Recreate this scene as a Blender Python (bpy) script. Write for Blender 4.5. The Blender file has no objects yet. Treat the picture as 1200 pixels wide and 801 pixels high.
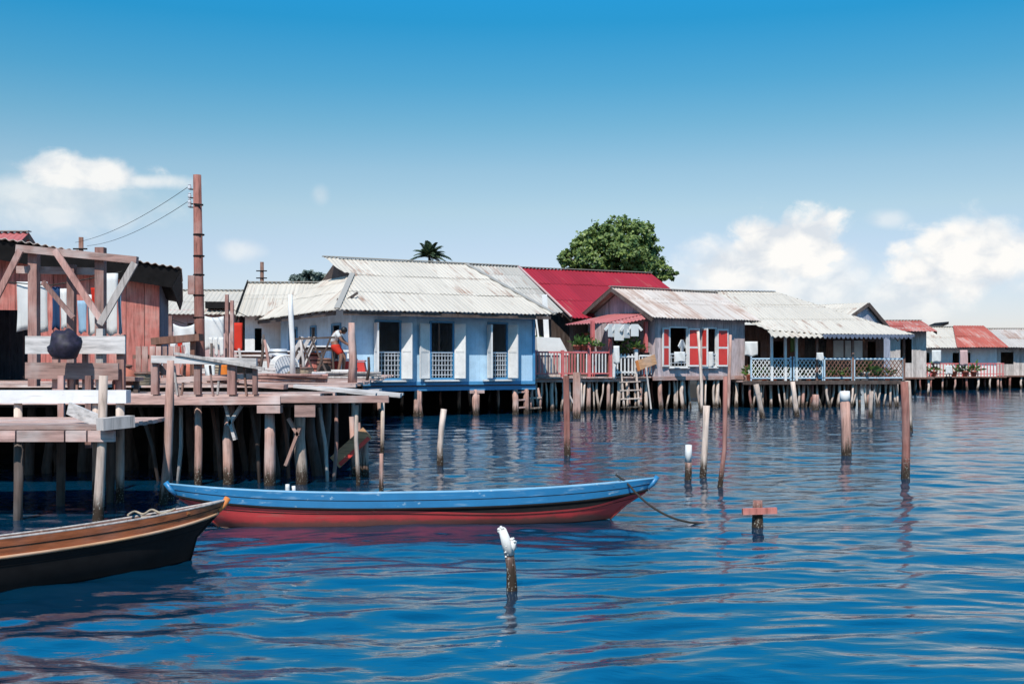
import bpy, math, random
import numpy as np
from mathutils import Vector, Matrix, noise as mnoise
random.seed(7)
rng = random.Random(11)
S = bpy.context.scene
COL = S.collection
R = math.radians
V = Vector
F, HZ, CX, HC = 1300.0, 425.0, 600.0, 2.0      # focal length (px at 1200), horizon row, centre column, eye height

def W(px, py, Z):                # a point seen at (px, py) at distance Z
    return V(((px - CX) / F * Z, Z, HC + (HZ - py) / F * Z))
def WX(px, Z): return (px - CX) / F * Z
def WZ(py, Z): return HC + (HZ - py) / F * Z
def ZW(py): return F * HC / (py - HZ)   # distance of a water point in row py

# ------------------------------------------------------------------ mesh builder
class MB:
    def __init__(s): s.v = []; s.f = []; s.m = []; s.uv = []
    def add(s, vs, fs, mi=0, uvs=None):
        b = len(s.v); s.v += [tuple(p) for p in vs]
        for k, f in enumerate(fs):
            s.f.append(tuple(b + i for i in f)); s.m.append(mi)
            s.uv.append([uvs[i] for i in f] if uvs else [(0, 0)] * len(f))
        return s
    def box(s, c, size, rz=0.0, mi=0, rot=None):
        hx, hy, hz = size[0] / 2, size[1] / 2, size[2] / 2
        M = rot if rot is not None else Matrix.Rotation(rz, 3, 'Z')
        c = V(c)
        vs = [c + M @ V((x, y, z)) for x in (-hx, hx) for y in (-hy, hy) for z in (-hz, hz)]
        s.add(vs, [(0, 1, 3, 2), (4, 6, 7, 5), (0, 4, 5, 1), (2, 3, 7, 6), (0, 2, 6, 4), (1, 5, 7, 3)], mi)
        return s
    def bx(s, x0, x1, y0, y1, z0, z1, mi=0):
        return s.box(((x0 + x1) / 2, (y0 + y1) / 2, (z0 + z1) / 2), (x1 - x0, y1 - y0, z1 - z0), 0, mi)
    def beam(s, p0, p1, w, h, mi=0, up=V((0, 0, 1))):
        p0, p1 = V(p0), V(p1); d = p1 - p0; L = d.length
        if L < 1e-6: return s
        x = d / L
        y = up.cross(x)
        if y.length < 1e-3: y = V((0, 1, 0)).cross(x)
        y.normalize(); z = x.cross(y)
        M = Matrix((x, y, z)).transposed()
        return s.box((p0 + p1) / 2, (L, w, h), 0, mi, M)
    def tube(s, pts, rad, n=7, mi=0, rough=0.0, cap=True):
        pts = [V(p) for p in pts]
        if not isinstance(rad, (list, tuple)): rad = [rad] * len(pts)
        vs = []; ref = None
        for i, p in enumerate(pts):
            t = (pts[min(i + 1, len(pts) - 1)] - pts[max(i - 1, 0)]).normalized()
            if ref is None:
                ref = t.cross(V((0, 0, 1)))
                if ref.length < .05: ref = t.cross(V((0, 1, 0)))
                ref.normalize()
            else:
                ref = (ref - t * ref.dot(t)).normalized()
            b = t.cross(ref)
            for k in range(n):
                a = 2 * math.pi * k / n
                r = rad[i] * (1 + rough * (rng.random() - .5) * 2)
                vs.append(p + (ref * math.cos(a) + b * math.sin(a)) * r)
        fs = []
        for i in range(len(pts) - 1):
            for k in range(n):
                k2 = (k + 1) % n
                fs.append((i * n + k, i * n + k2, (i + 1) * n + k2, (i + 1) * n + k))
        if cap:
            fs.append(tuple(range(n - 1, -1, -1))); fs.append(tuple((len(pts) - 1) * n + k for k in range(n)))
        return s.add(vs, fs, mi)
    def lathe(s, prof, c=(0, 0, 0), n=14, mi=0, sx=1, sy=1):
        vs = []; c = V(c)
        for r, z in prof:
            for k in range(n):
                a = 2 * math.pi * k / n
                vs.append(c + V((r * math.cos(a) * sx, r * math.sin(a) * sy, z)))
        fs = [(i * n + k, i * n + (k + 1) % n, (i + 1) * n + (k + 1) % n, (i + 1) * n + k) for i in range(len(prof) - 1) for k in range(n)]
        fs.append(tuple(range(n - 1, -1, -1))); fs.append(tuple((len(prof) - 1) * n + k for k in range(n)))
        return s.add(vs, fs, mi)
    def prism(s, poly, off, mi=0):      # planar polygon extruded by off
        n = len(poly); off = V(off)
        vs = [V(p) for p in poly] + [V(p) + off for p in poly]
        fs = [tuple(range(n - 1, -1, -1)), tuple(range(n, 2 * n))] + [(i, (i + 1) % n, n + (i + 1) % n, n + i) for i in range(n)]
        return s.add(vs, fs, mi)
    def build(s, name, mat, parent=None, smooth=False, loc=None, rz=0, solid=0):
        me = bpy.data.meshes.new(name)
        me.from_pydata(s.v, [], s.f)
        for m in (mat if isinstance(mat, (list, tuple)) else [mat]): me.materials.append(m)
        me.polygons.foreach_set('material_index', s.m)
        ul = me.uv_layers.new(name='UVMap')
        flat = [c for f in s.uv for uv in f for c in uv]
        ul.data.foreach_set('uv', flat)
        if smooth: me.polygons.foreach_set('use_smooth', [len(f) <= 4 for f in s.f])
        me.update()
        o = bpy.data.objects.new(name, me); COL.objects.link(o)
        if parent is not None: o.parent = parent
        if loc is not None: o.location = loc
        if rz: o.rotation_euler.z = rz
        if solid:
            md = o.modifiers.new('thickness', 'SOLIDIFY'); md.thickness = solid; md.offset = -1
        return o

def corr(mb, poly, edir, pitch=.15, amp=.016, rowlen=1.9, mi=0, seed=0):
    """corrugated sheets filling a planar polygon; edir = direction of the eave"""
    poly = [V(p) for p in poly]; e = V(edir).normalized()
    n = V((0, 0, 0))
    for i in range(len(poly)):
        a, b = poly[i], poly[(i + 1) % len(poly)]
        n += a.cross(b)
    n.normalize()
    if n.z < 0: n = -n
    e = (e - n * e.dot(n)).normalized(); sl = n.cross(e)
    if sl.z < 0: sl = -sl
    o = poly[0]
    P2 = [((p - o).dot(e), (p - o).dot(sl)) for p in poly]
    e0 = min(p[0] for p in P2); e1 = max(p[0] for p in P2)
    s0 = min(p[1] for p in P2); s1 = max(p[1] for p in P2)
    rr = random.Random(seed + 5)
    step = pitch / 5; N = max(2, int((e1 - e0) / step)); step = (e1 - e0) / N
    nrow = max(1, int(round((s1 - s0) / rowlen))); rl = (s1 - s0) / nrow
    lift = {}
    def span(x):
        lo, hi = 1e9, -1e9
        for i in range(len(P2)):
            (xa, ya), (xb, yb) = P2[i], P2[(i + 1) % len(P2)]
            if (xa - x) * (xb - x) <= 0:
                if abs(xb - xa) < 1e-9: ys = (ya, yb)
                else: ys = (ya + (yb - ya) * (x - xa) / (xb - xa),)
                for y in ys: lo = min(lo, y); hi = max(hi, y)
        return lo, hi
    cols = []
    for i in range(N + 1):
        x = e0 + i * step
        cols.append((x, span(min(max(x, e0 + 1e-5), e1 - 1e-5))))
    def pt(x, y, row):
        key = (int(x / .8), row)
        if key not in lift: lift[key] = (rr.uniform(0, .012), rr.uniform(-.03, .03))
        l, dy = lift[key]
        fr = 1 - (y - (s0 + row * rl)) / rl
        ex = dy if (fr > .98) else 0
        return o + e * x + sl * (y - ex) + n * (amp * math.sin(2 * math.pi * x / pitch) + l + .014 * fr)
    for r in range(nrow):
        ya, yb = s0 + r * rl, s0 + (r + 1) * rl + .04
        for i in range(N):
            (xa, (la, ha)), (xb, (lb, hb)) = cols[i], cols[i + 1]
            a0, a1 = max(la, ya), min(ha, yb); b0, b1 = max(lb, ya), min(hb, yb)
            if a1 - a0 < 1e-4 and b1 - b0 < 1e-4: continue
            if a1 < a0: a0 = a1 = (a0 + a1) / 2
            if b1 < b0: b0 = b1 = (b0 + b1) / 2
            vs = [pt(xa, a0, r), pt(xb, b0, r), pt(xb, b1, r), pt(xa, a1, r)]
            mb.add(vs, [(0, 1, 2, 3)], mi, [(xa, a0), (xb, b0), (xb, b1), (xa, a1)])
    return mb

def boards(mb, x0, x1, z0, z1, holes=(), y=0., th=.03, bw=.18, gap=.006, axis='x', top=None, mi=0, jit=.006):
    """vertical boards in the plane y=const (axis 'x') or x=const (axis 'y'); holes = (a0,a1,z0,z1); top(a) = upper limit"""
    cuts = set([x0, x1]); a = x0
    while a < x1 - .03:
        cuts.add(a); a += bw * rng.uniform(.85, 1.15)
    for h in holes: cuts.add(min(max(h[0], x0), x1)); cuts.add(min(max(h[1], x0), x1))
    cs = sorted(cuts)
    for a, b in zip(cs[:-1], cs[1:]):
        if b - a < .012: continue
        m = (a + b) / 2
        segs = [(z0, z1 if top is None else None)]
        zt = z1
        ivs = [(z0, zt)]
        for h in holes:
            if h[0] < m < h[1]:
                nv = []
                for (p, q) in ivs:
                    if h[3] <= p or h[2] >= q: nv.append((p, q)); continue
                    if h[2] > p: nv.append((p, h[2]))
                    if h[3] < q: nv.append((h[3], q))
                ivs = nv
        for (p, q) in ivs:
            off = rng.uniform(-jit, jit)
            A, B = a + gap / 2, b - gap / 2
            if top is not None and q == zt: qa, qb = min(top(A), 99), min(top(B), 99)
            else: qa = qb = q
            if min(qa, qb) <= p + .01: continue
            if axis == 'x': quad = [V((A, y + off, p)), V((B, y + off, p)), V((B, y + off, qb)), V((A, y + off, qa))]; of = (0, th, 0)
            else: quad = [V((y + off, A, p)), V((y + off, B, p)), V((y + off, B, qb)), V((y + off, A, qa))]; of = (th, 0, 0)
            mb.prism(quad, of, mi)
    return mb

def plankfloor(mb, x0, x1, y0, y1, z, th=.04, bw=.17, along='x', gap=.012, ragged=.0, mi=0):
    a, a1 = (y0, y1) if along == 'x' else (x0, x1)
    while a < a1 - .02:
        b = min(a + bw * rng.uniform(.85, 1.2), a1)
        dz = rng.uniform(-.008, .008); r0, r1 = rng.uniform(0, ragged), rng.uniform(0, ragged)
        if along == 'x': mb.bx(x0 - r0, x1 + r1, a, b - gap, z - th + dz, z + dz, mi)
        else: mb.bx(a, b - gap, y0 - r0, y1 + r1, z - th + dz, z + dz, mi)
        a = b
    return mb

# ------------------------------------------------------------------ tags
def tagp(o, label, cat, group=None, kind=None):
    if label: o['label'] = label
    if cat: o['category'] = cat
    if group: o['group'] = group
    if kind: o['kind'] = kind
    return o
def thing(name, label, cat, loc=(0, 0, 0), yaw=0., group=None):
    o = bpy.data.objects.new(name, None); COL.objects.link(o)
    o.empty_display_size = .3
    o.location = loc; o.rotation_euler = (0, 0, yaw)
    return tagp(o, label, cat, group)

# ------------------------------------------------------------------ materials
def nt(name):
    m = bpy.data.materials.new(name); m.use_nodes = True
    t = m.node_tree; t.nodes.clear()
    out = t.nodes.new('ShaderNodeOutputMaterial'); b = t.nodes.new('ShaderNodeBsdfPrincipled')
    t.links.new(b.outputs[0], out.inputs[0])
    return m, t, b
class G:
    """tiny node-graph helper"""
    def __init__(s, t): s.t = t
    def n(s, typ, **kw):
        x = s.t.nodes.new(typ)
        for k, v in kw.items(): setattr(x, k, v)
        return x
    def put(s, sock, v):
        if isinstance(v, bpy.types.NodeSocket): s.t.links.new(v, sock)
        elif v is not None: sock.default_value = v
    def math(s, op, a, b=None, c=None, clamp=False):
        x = s.n('ShaderNodeMath', operation=op, use_clamp=clamp)
        for i, v in enumerate((a, b, c)):
            if v is not None: s.put(x.inputs[i], v)
        return x.outputs[0]
    def noise(s, vec, scale, detail=4, rough=.55, dist=0.):
        x = s.n('ShaderNodeTexNoise'); s.put(x.inputs['Vector'], vec)
        x.inputs['Scale'].default_value = scale; x.inputs['Detail'].default_value = detail
        x.inputs['Roughness'].default_value = rough; x.inputs['Distortion'].default_value = dist
        return x.outputs['Fac']
    def mapv(s, vec, scale=(1, 1, 1), loc=(0, 0, 0)):
        x = s.n('ShaderNodeMapping'); s.put(x.inputs['Vector'], vec)
        x.inputs['Scale'].default_value = scale; x.inputs['Location'].default_value = loc
        return x.outputs[0]
    def ramp(s, fac, stops):
        x = s.n('ShaderNodeValToRGB'); s.put(x.inputs[0], fac)
        el = x.color_ramp.elements
        while len(el) < len(stops): el.new(.5)
        for e, (p, c) in zip(el, stops):
            e.position = p; e.color = (*c, 1) if len(c) == 3 else c
        return x.outputs[0]
    def mix(s, fac, a, b, mode='MIX'):
        x = s.n('ShaderNodeMix', data_type='RGBA', blend_type=mode)
        s.put(x.inputs[0], fac)
        s.put(x.inputs[6], (*a, 1) if isinstance(a, tuple) and len(a) == 3 else a)
        s.put(x.inputs[7], (*b, 1) if isinstance(b, tuple) and len(b) == 3 else b)
        return x.outputs[2]
    def sstep(s, v, a, b):
        x = s.n('ShaderNodeMapRange', interpolation_type='SMOOTHSTEP', clamp=True)
        s.put(x.inputs[0], v); x.inputs[1].default_value = a; x.inputs[2].default_value = b
        return x.outputs[0]
    def bump(s, h, strength, dist=.02):
        x = s.n('ShaderNodeBump'); s.put(x.inputs['Height'], h)
        x.inputs['Strength'].default_value = strength; x.inputs['Distance'].default_value = dist
        return x.outputs[0]

def sc(c, k): return tuple(min(1, x * k) for x in c)

def m_wood(name, c, axis='z', var=.5, pale=.35, tide=False, rough=.85, palec=None):
    m, t, b = nt(name); g = G(t)
    tc = g.n('ShaderNodeTexCoord').outputs['Object']
    st = {'z': (7, 7, .7), 'x': (.7, 7, 7), 'y': (7, .7, 7)}[axis]
    oi = g.n('ShaderNodeObjectInfo').outputs['Random']
    isl = g.n('ShaderNodeNewGeometry').outputs['Random Per Island']
    vm = g.n('ShaderNodeVectorMath', operation='ADD'); g.put(vm.inputs[0], tc)
    cb = g.n('ShaderNodeCombineXYZ'); g.put(cb.inputs[0], g.math('MULTIPLY', g.math('ADD', oi, isl), 37.)); g.put(cb.inputs[2], g.math('MULTIPLY', isl, 11.))
    g.put(vm.inputs[1], cb.outputs[0])
    v = vm.outputs[0]
    n1 = g.noise(g.mapv(v, st), 3.0, 6, .65)
    n2 = g.noise(v, 1.7, 3)
    pc = palec or tuple(x * .45 + .30 for x in c)
    col = g.ramp(n1, [(.28, sc(c, .38)), (.5, c), (.72, sc(c, 1.35))])
    col = g.mix(g.math('MULTIPLY', g.sstep(n2, .42, .75), pale), col, pc)
    tone = g.math('ADD', 1 - var / 2, g.math('MULTIPLY', g.math('FRACT', g.math('ADD', isl, oi)), var))
    col = g.mix(1., col, tone, 'MULTIPLY')
    if tide:
        z = g.n('ShaderNodeSeparateXYZ'); g.put(z.inputs[0], tc)
        edge = g.math('ADD', z.outputs[2], g.math('MULTIPLY', g.math('SUBTRACT', n1, .5), .5))
        col = g.mix(g.sstep(edge, .42, .12), col, (.035, .022, .014))
        bn = g.noise(v, 38., 2)
        col = g.mix(g.math('MULTIPLY', g.sstep(bn, .60, .66), g.math('MULTIPLY', g.sstep(edge, .5, .3), .6)), col, (.42, .40, .34))
    g.put(b.inputs['Base Color'], col); b.inputs['Roughness'].default_value = rough
    b.inputs['Specular IOR Level'].default_value = .25
    g.put(b.inputs['Normal'], g.bump(n1, .5, .01))
    return m

def m_paint(name, c, wear=.25, rough=.6, under=(.28, .22, .17), axis='z', var=.12, scum=False):
    m, t, b = nt(name); g = G(t)
    tc = g.n('ShaderNodeTexCoord').outputs['Object']
    isl = g.n('ShaderNodeNewGeometry').outputs['Random Per Island']
    n1 = g.noise(tc, 2.3, 6, .65)
    st = {'z': (9, 9, .8), 'x': (.8, 9, 9)}[axis]
    n2 = g.noise(g.mapv(tc, st), 2.2, 5, .6)
    col = g.ramp(n1, [(.3, sc(c, .8)), (.7, sc(c, 1.08))])
    col = g.mix(g.math('MULTIPLY', g.sstep(n2, .56, .74), wear), col, under)
    col = g.mix(1., col, g.math('ADD', 1 - var / 2, g.math('MULTIPLY', isl, var)), 'MULTIPLY')
    if scum:
        z = g.n('ShaderNodeSeparateXYZ'); g.put(z.inputs[0], tc)
        ed_ = g.math('ADD', z.outputs[2], g.math('MULTIPLY', g.math('SUBTRACT', n1, .5), .12))
        col = g.mix(g.math('MULTIPLY', g.sstep(ed_, .07, .02), .75), col, (.05, .045, .03))
    ch = g.noise(g.mapv(tc, (1, 1, 1.8), (3, 7, 1)), 9., 5, .7)
    col = g.mix(g.math('MULTIPLY', g.sstep(ch, .64, .67), min(1., wear * 1.4)), col, under)
    g.put(b.inputs['Base Color'], col); b.inputs['Roughness'].default_value = rough
    g.put(b.inputs['Normal'], g.bump(g.math('ADD', n2, g.math('MULTIPLY', g.sstep(ch, .64, .67), -.5)), .3, .006))
    return m

def m_tin(name, c, rust=.3, rustc=(.22, .085, .04), tone=.35, rough=.6, streakc=None):
    m, t, b = nt(name); g = G(t)
    uv = g.n('ShaderNodeTexCoord').outputs['UV']
    sx = g.n('ShaderNodeSeparateXYZ'); g.put(sx.inputs[0], uv)
    oi = g.n('ShaderNodeObjectInfo').outputs['Random']
    cu = g.math('FLOOR', g.math('DIVIDE', sx.outputs[0], .8)); cv = g.math('FLOOR', g.math('DIVIDE', sx.outputs[1], 1.9))
    cb = g.n('ShaderNodeCombineXYZ'); g.put(cb.inputs[0], cu); g.put(cb.inputs[1], cv); g.put(cb.inputs[2], oi)
    wn = g.n('ShaderNodeTexWhiteNoise', noise_dimensions='3D'); g.put(wn.inputs[0], cb.outputs[0])
    w = wn.outputs['Value']
    off = g.n('ShaderNodeVectorMath', operation='ADD'); g.put(off.inputs[0], uv); g.put(off.inputs[1], cb.outputs[0])
    n1 = g.noise(g.mapv(off.outputs[0], (5, .35, 1)), 1.6, 5, .6)
    n2 = g.noise(uv, .7, 5, .6)
    col = g.mix(1., c, g.math('ADD', 1 - tone / 2, g.math('MULTIPLY', w, tone)), 'MULTIPLY')
    col = g.mix(g.math('MULTIPLY', g.sstep(n1, .45, .75), .45), col, streakc or sc(c, .6))
    rm = g.math('ADD', g.math('MULTIPLY', n1, .6), g.math('ADD', g.math('MULTIPLY', n2, .5), g.math('MULTIPLY', w, .18)))
    th = .86 - rust * .35
    col = g.mix(g.math('MULTIPLY', g.sstep(rm, th - .1, th + .1), .85), col, rustc)
    # laps between sheet rows gather dirt
    lap = g.math('FRACT', g.math('DIVIDE', sx.outputs[1], 1.9))
    col = g.mix(g.math('MULTIPLY', g.sstep(lap, .06, .0), .4), col, sc(c, .35))
    g.put(b.inputs['Base Color'], col); b.inputs['Roughness'].default_value = rough
    b.inputs['Specular IOR Level'].default_value = .3
    return m

def m_plain(name, c, rough=.7, var=.25, scale=6., metal=0., spec=.4):
    m, t, b = nt(name); g = G(t)
    tc = g.n('ShaderNodeTexCoord').outputs['Object']
    n1 = g.noise(tc, scale, 5, .6)
    isl = g.n('ShaderNodeNewGeometry').outputs['Random Per Island']
    col = g.ramp(n1, [(.3, sc(c, 1 - var)), (.7, sc(c, 1 + var))])
    col = g.mix(1., col, g.math('ADD', 1 - var / 2, g.math('MULTIPLY', isl, var)), 'MULTIPLY')
    g.put(b.inputs['Base Color'], col); b.inputs['Roughness'].default_value = rough; b.inputs['Metallic'].default_value = metal
    b.inputs['Specular IOR Level'].default_value = spec
    g.put(b.inputs['Normal'], g.bump(n1, .2, .01))
    return m

def m_cloth(name, c, trans=.25):
    m, t, b = nt(name); g = G(t)
    tc = g.n('ShaderNodeTexCoord').outputs['Object']
    n1 = g.noise(tc, 4, 4)
    g.put(b.inputs['Base Color'], g.ramp(n1, [(.3, sc(c, .88)), (.7, c)]))
    b.inputs['Roughness'].default_value = .9; b.inputs['Specular IOR Level'].default_value = .1
    tr = t.nodes.new('ShaderNodeBsdfTranslucent'); tr.inputs[0].default_value = (*c, 1)
    ms = t.nodes.new('ShaderNodeMixShader'); ms.inputs[0].default_value = trans
    out = [n for n in t.nodes if n.type == 'OUTPUT_MATERIAL'][0]
    t.links.new(b.outputs[0], ms.inputs[1]); t.links.new(tr.outputs[0], ms.inputs[2]); t.links.new(ms.outputs[0], out.inputs[0])
    return m

def m_leaf(name, dark, light, trans=.3):
    m, t, b = nt(name); g = G(t)
    isl = g.n('ShaderNodeNewGeometry').outputs['Random Per Island']
    tc = g.n('ShaderNodeTexCoord').outputs['Object']
    n1 = g.noise(tc, .8, 3)
    col = g.ramp(g.math('ADD', g.math('MULTIPLY', isl, .5), g.math('MULTIPLY', n1, .5)), [(.25, dark), (.8, light)])
    g.put(b.inputs['Base Color'], col); b.inputs['Roughness'].default_value = .5
    tr = t.nodes.new('ShaderNodeBsdfTranslucent'); g.put(tr.inputs[0], col)
    ms = t.nodes.new('ShaderNodeMixShader'); ms.inputs[0].default_value = trans
    out = [n for n in t.nodes if n.type == 'OUTPUT_MATERIAL'][0]
    t.links.new(b.outputs[0], ms.inputs[1]); t.links.new(tr.outputs[0], ms.inputs[2]); t.links.new(ms.outputs[0], out.inputs[0])
    return m

M = {}
M['pink'] = m_wood('weathered pink wood', (.34, .18, .15), 'z', .7, .55, palec=(.56, .47, .43))
M['pinkx'] = m_wood('weathered pink plank', (.42, .255, .215), 'x', .7, .65, palec=(.64, .56, .52))
M['decky'] = m_wood('deck plank', (.42, .28, .24), 'x', .75, .6, palec=(.62, .55, .51))
M['grey'] = m_wood('silver grey plank', (.58, .53, .50), 'x', .3, .5, palec=(.66, .63, .6))
M['greyz'] = m_wood('silver grey board', (.42, .37, .34), 'z', .4, .4, palec=(.6, .56, .52))
M['pile'] = m_wood('pile wood', (.52, .40, .33), 'z', .5, .6, tide=True, palec=(.66, .57, .5))
M['pilered'] = m_wood('reddish pile wood', (.25, .10, .078), 'z', .4, .35, tide=True, palec=(.46, .3, .26))
M['pilepink'] = m_wood('pinkish pile wood', (.42, .24, .19), 'z', .4, .55, tide=True, palec=(.6, .47, .42))
M['dark'] = m_wood('dark weathered wood', (.085, .06, .05), 'z', .4, .15)
M['brown'] = m_wood('brown wood', (.17, .085, .06), 'z', .4, .2)
M['redwall'] = m_wood('red washed boards', (.38, .125, .10), 'z', .4, .5, palec=(.56, .37, .31))
M['bluegrey'] = m_wood('blue grey boards', (.10, .12, .17), 'z', .3, .25, palec=(.2, .22, .27))  # on the shack side this colour includes its shade
M['ghwall'] = m_wood('grey violet boards', (.46, .37, .37), 'z', .4, .5, palec=(.48, .42, .42))
M['gable'] = m_wood('grey gable boards', (.36, .36, .42), 'z', .3, .5, palec=(.52, .52, .56))
M['blue'] = m_paint('blue house paint', (.44, .63, .78), .3, .6, under=(.4, .52, .62))
M['bluetrim'] = m_paint('blue trim paint', (.06, .24, .44), .2, .6, under=(.3, .36, .4))
M['white'] = m_paint('white paint', (.72, .70, .67), .25, .6, under=(.45, .40, .36))
M['whitex'] = m_paint('white beam paint', (.72, .71, .70), .6, .6, under=(.45, .40, .38), axis='x')
M['redpaint'] = m_paint('red paint', (.60, .045, .035), .15, .5, under=(.5, .25, .2))
M['railred'] = m_paint('faded red rail paint', (.56, .13, .125), .4, .6, under=(.55, .35, .32))
M['tin'] = m_tin('pale tin roof', (.53, .475, .40), .2, tone=.14)
M['tin2'] = m_tin('grey tin roof', (.42, .39, .345), .3)
M['tinrust'] = m_tin('tin roof with rust streaks', (.50, .445, .40), .5, rustc=(.32, .21, .16), tone=.25)
M['tinred'] = m_tin('red painted tin roof', (.27, .012, .024), .1, rustc=(.3, .09, .07), tone=.25, streakc=(.3, .02, .04))
M['tinstripe'] = m_tin('patchy red tin', (.55, .45, .42), 1.05, rustc=(.38, .06, .06))
M['tinrr'] = m_tin('rust red tin', (.42, .10, .07), .5, rustc=(.5, .3, .25))
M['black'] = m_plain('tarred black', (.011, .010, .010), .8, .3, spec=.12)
M['metal'] = m_plain('grey metal', (.30, .30, .31), .45, .3, metal=.6)
M['galv'] = m_plain('galvanised metal', (.55, .56, .58), .5, .2, metal=.2)
M['railpale'] = m_paint('pale blue rail paint', (.42, .55, .64), .3, .6, under=(.5, .5, .5))
M['crust'] = m_paint('bleached crust', (.70, .67, .62), .5, .9, under=(.30, .24, .2))
M['mud'] = m_plain('dark mud', (.03, .026, .02), .9, .4, .4)
M['postpink'] = m_wood('pinkish standing post', (.46, .27, .22), 'z', .4, .55, palec=(.62, .5, .45))
M['rope'] = m_plain('rope', (.34, .27, .19), .9, .3, 20)
M['ropedark'] = m_plain('dark wet rope', (.03, .025, .02), .9, .3, 20)
M['boatblue'] = m_paint('blue boat paint', (.015, .16, .34), .55, .4, under=(.3, .42, .5), axis='x')
M['boatbluedk'] = m_paint('lighter blue gunwale', (.14, .33, .48), .4, .45, under=(.5, .55, .58), axis='x')
M['boatred'] = m_paint('red boat bottom paint', (.56, .045, .045), .5, .5, under=(.33, .12, .09), axis='x', scum=True)
M['boatin'] = m_paint('faded red boat lining', (.42, .11, .12), .4, .6, under=(.4, .32, .3), axis='x')
M['boatbrown'] = m_wood('varnished brown strake', (.36, .105, .04), 'x', .3, .2, rough=.5)
M['boattan'] = m_wood('tan rub rail', (.5, .27, .14), 'x', .2, .4, rough=.6)
M['orange'] = m_paint('orange bow paint', (.62, .20, .05), .25, .5, under=(.45, .3, .2))
M['cwhite'] = m_cloth('white cloth', (.80, .79, .76))
M['cred'] = m_cloth('red cloth', (.66, .05, .03))
M['cblue'] = m_cloth('light blue cloth', (.35, .52, .66))
M['cnavy'] = m_cloth('navy cloth', (.03, .07, .16))
M['cpink'] = m_cloth('pale pink cloth', (.68, .46, .44))
M['corange'] = m_cloth('orange cloth', (.75, .22, .04))
M['cpurple'] = m_plain('dark purple tarpaulin', (.016, .012, .024), .6, .7, 14)
M['skin'] = m_plain('skin', (.22, .11, .07), .55, .1)
M['hair'] = m_plain('black hair', (.008, .007, .007), .5, .2)
M['terra'] = m_plain('terracotta', (.42, .13, .08), .8, .25)
M['leaf'] = m_leaf('tree leaf', (.06, .12, .035), (.32, .40, .11), .4)
M['leafp'] = m_leaf('pot plant leaf', (.03, .09, .02), (.16, .26, .06))
M['palm'] = m_leaf('palm leaf', (.025, .05, .03), (.10, .14, .06))
M['leafb'] = m_leaf('distant leaf', (.07, .11, .10), (.17, .21, .17))
M['bark'] = m_wood('bark', (.12, .09, .07), 'z', .3, .2)
# tuning values
SKYS, EXPO, WAVE, WBUMP, WIOR = .068, 0.12, .0085, .15, 4.6
DZ, DF = 1.58, 1.49
WATERC = (.0006, .028, .062)
SKYRAMP = [(0, (1.36, 1.28, 1.62)), (.131, (1.62, 1.50, 1.55)), (.171, (1.68, 1.62, 1.48)), (.218, (1.45, 1.62, 1.5)), (.267, (.96, 1.56, 1.52)), (.313, (.56, 1.50, 1.60)), (.378, (.20, 1.46, 1.76)), (.52, (.08, 2.1, 2.8)), (1, (.06, 1.7, 2.4))]
CLOUDV = 13.5
#          px,  py,  half w, half h, softness, wobble, density
CLOUDS = [(100, 205, 70, 19, .4, 1.6, .9), (160, 212, 52, 8, .6, 1.3, .7), (70, 232, 85, 28, .7, 1.5, .6),
          (925, 288, 62, 42, .28, 1.5, 1.), (870, 320, 75, 34, .5, 1.4, .95), (960, 330, 60, 40, .6, 1.4, .7), (830, 345, 60, 24, .8, 1.2, .6),
          (1115, 310, 72, 36, .28, 1.5, 1.), (1165, 300, 60, 40, .4, 1.4, .95), (1060, 345, 60, 28, .7, 1.4, .7), (1000, 352, 110, 16, .8, 1., .5),
          (283, 293, 18, 11, .8, 1.2, .5), (376, 228, 8, 9, .8, .8, .3), (1040, 257, 16, 8, .8, 1., .45)]
# ------------------------------------------------------------------ camera, light, sky
cam = bpy.data.cameras.new('camera'); camo = bpy.data.objects.new('camera', cam); COL.objects.link(camo)
camo.location = (0, 0, HC); camo.rotation_euler = (R(90), 0, 0)
cam.sensor_width = 36; cam.lens = 36 * F / 1200; cam.shift_y = (HZ - 400.5) / 1200
cam.clip_end = 20000; cam.clip_start = .1
S.camera = camo
SUN_EL, SUN_AZ = R(52), R(191)          # azimuth measured from +Y towards +X
sd = V((math.sin(SUN_AZ) * math.cos(SUN_EL), math.cos(SUN_AZ) * math.cos(SUN_EL), math.sin(SUN_EL)))
sl = bpy.data.lights.new('sun', 'SUN'); sl.energy = 4.9; sl.angle = R(.55); sl.color = (1, .955, .89)
so = bpy.data.objects.new('sun', sl); COL.objects.link(so); so.location = (-20, -30, 40)
so.rotation_euler = (-sd).to_track_quat('-Z', 'Y').to_euler()

w = bpy.data.worlds.new('World'); S.world = w; w.use_nodes = True
t = w.node_tree; t.nodes.clear(); g = G(t)
sky = g.n('ShaderNodeTexSky', sky_type='NISHITA'); sky.sun_disc = False
sky.sun_elevation = SUN_EL; sky.sun_rotation = SUN_AZ; sky.dust_density = .3; sky.ozone_density = 2.5; sky.air_density = 1.0
tc = g.n('ShaderNodeTexCoord').outputs['Generated']
sx = g.n('ShaderNodeSeparateXYZ'); g.put(sx.inputs[0], tc)
X, Y, Z = sx.outputs
deg = g.math('MULTIPLY', g.math('ARCSINE', Z), 57.2958)          # elevation in degrees
az = g.math('MULTIPLY', g.math('ARCTAN2', X, Y), 57.2958)        # azimuth, 0 = north (+Y)
tint = g.ramp(g.math('DIVIDE', deg, 45.), SKYRAMP)
skyc = g.mix(1., sky.outputs[0], tint, 'MULTIPLY')
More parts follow.
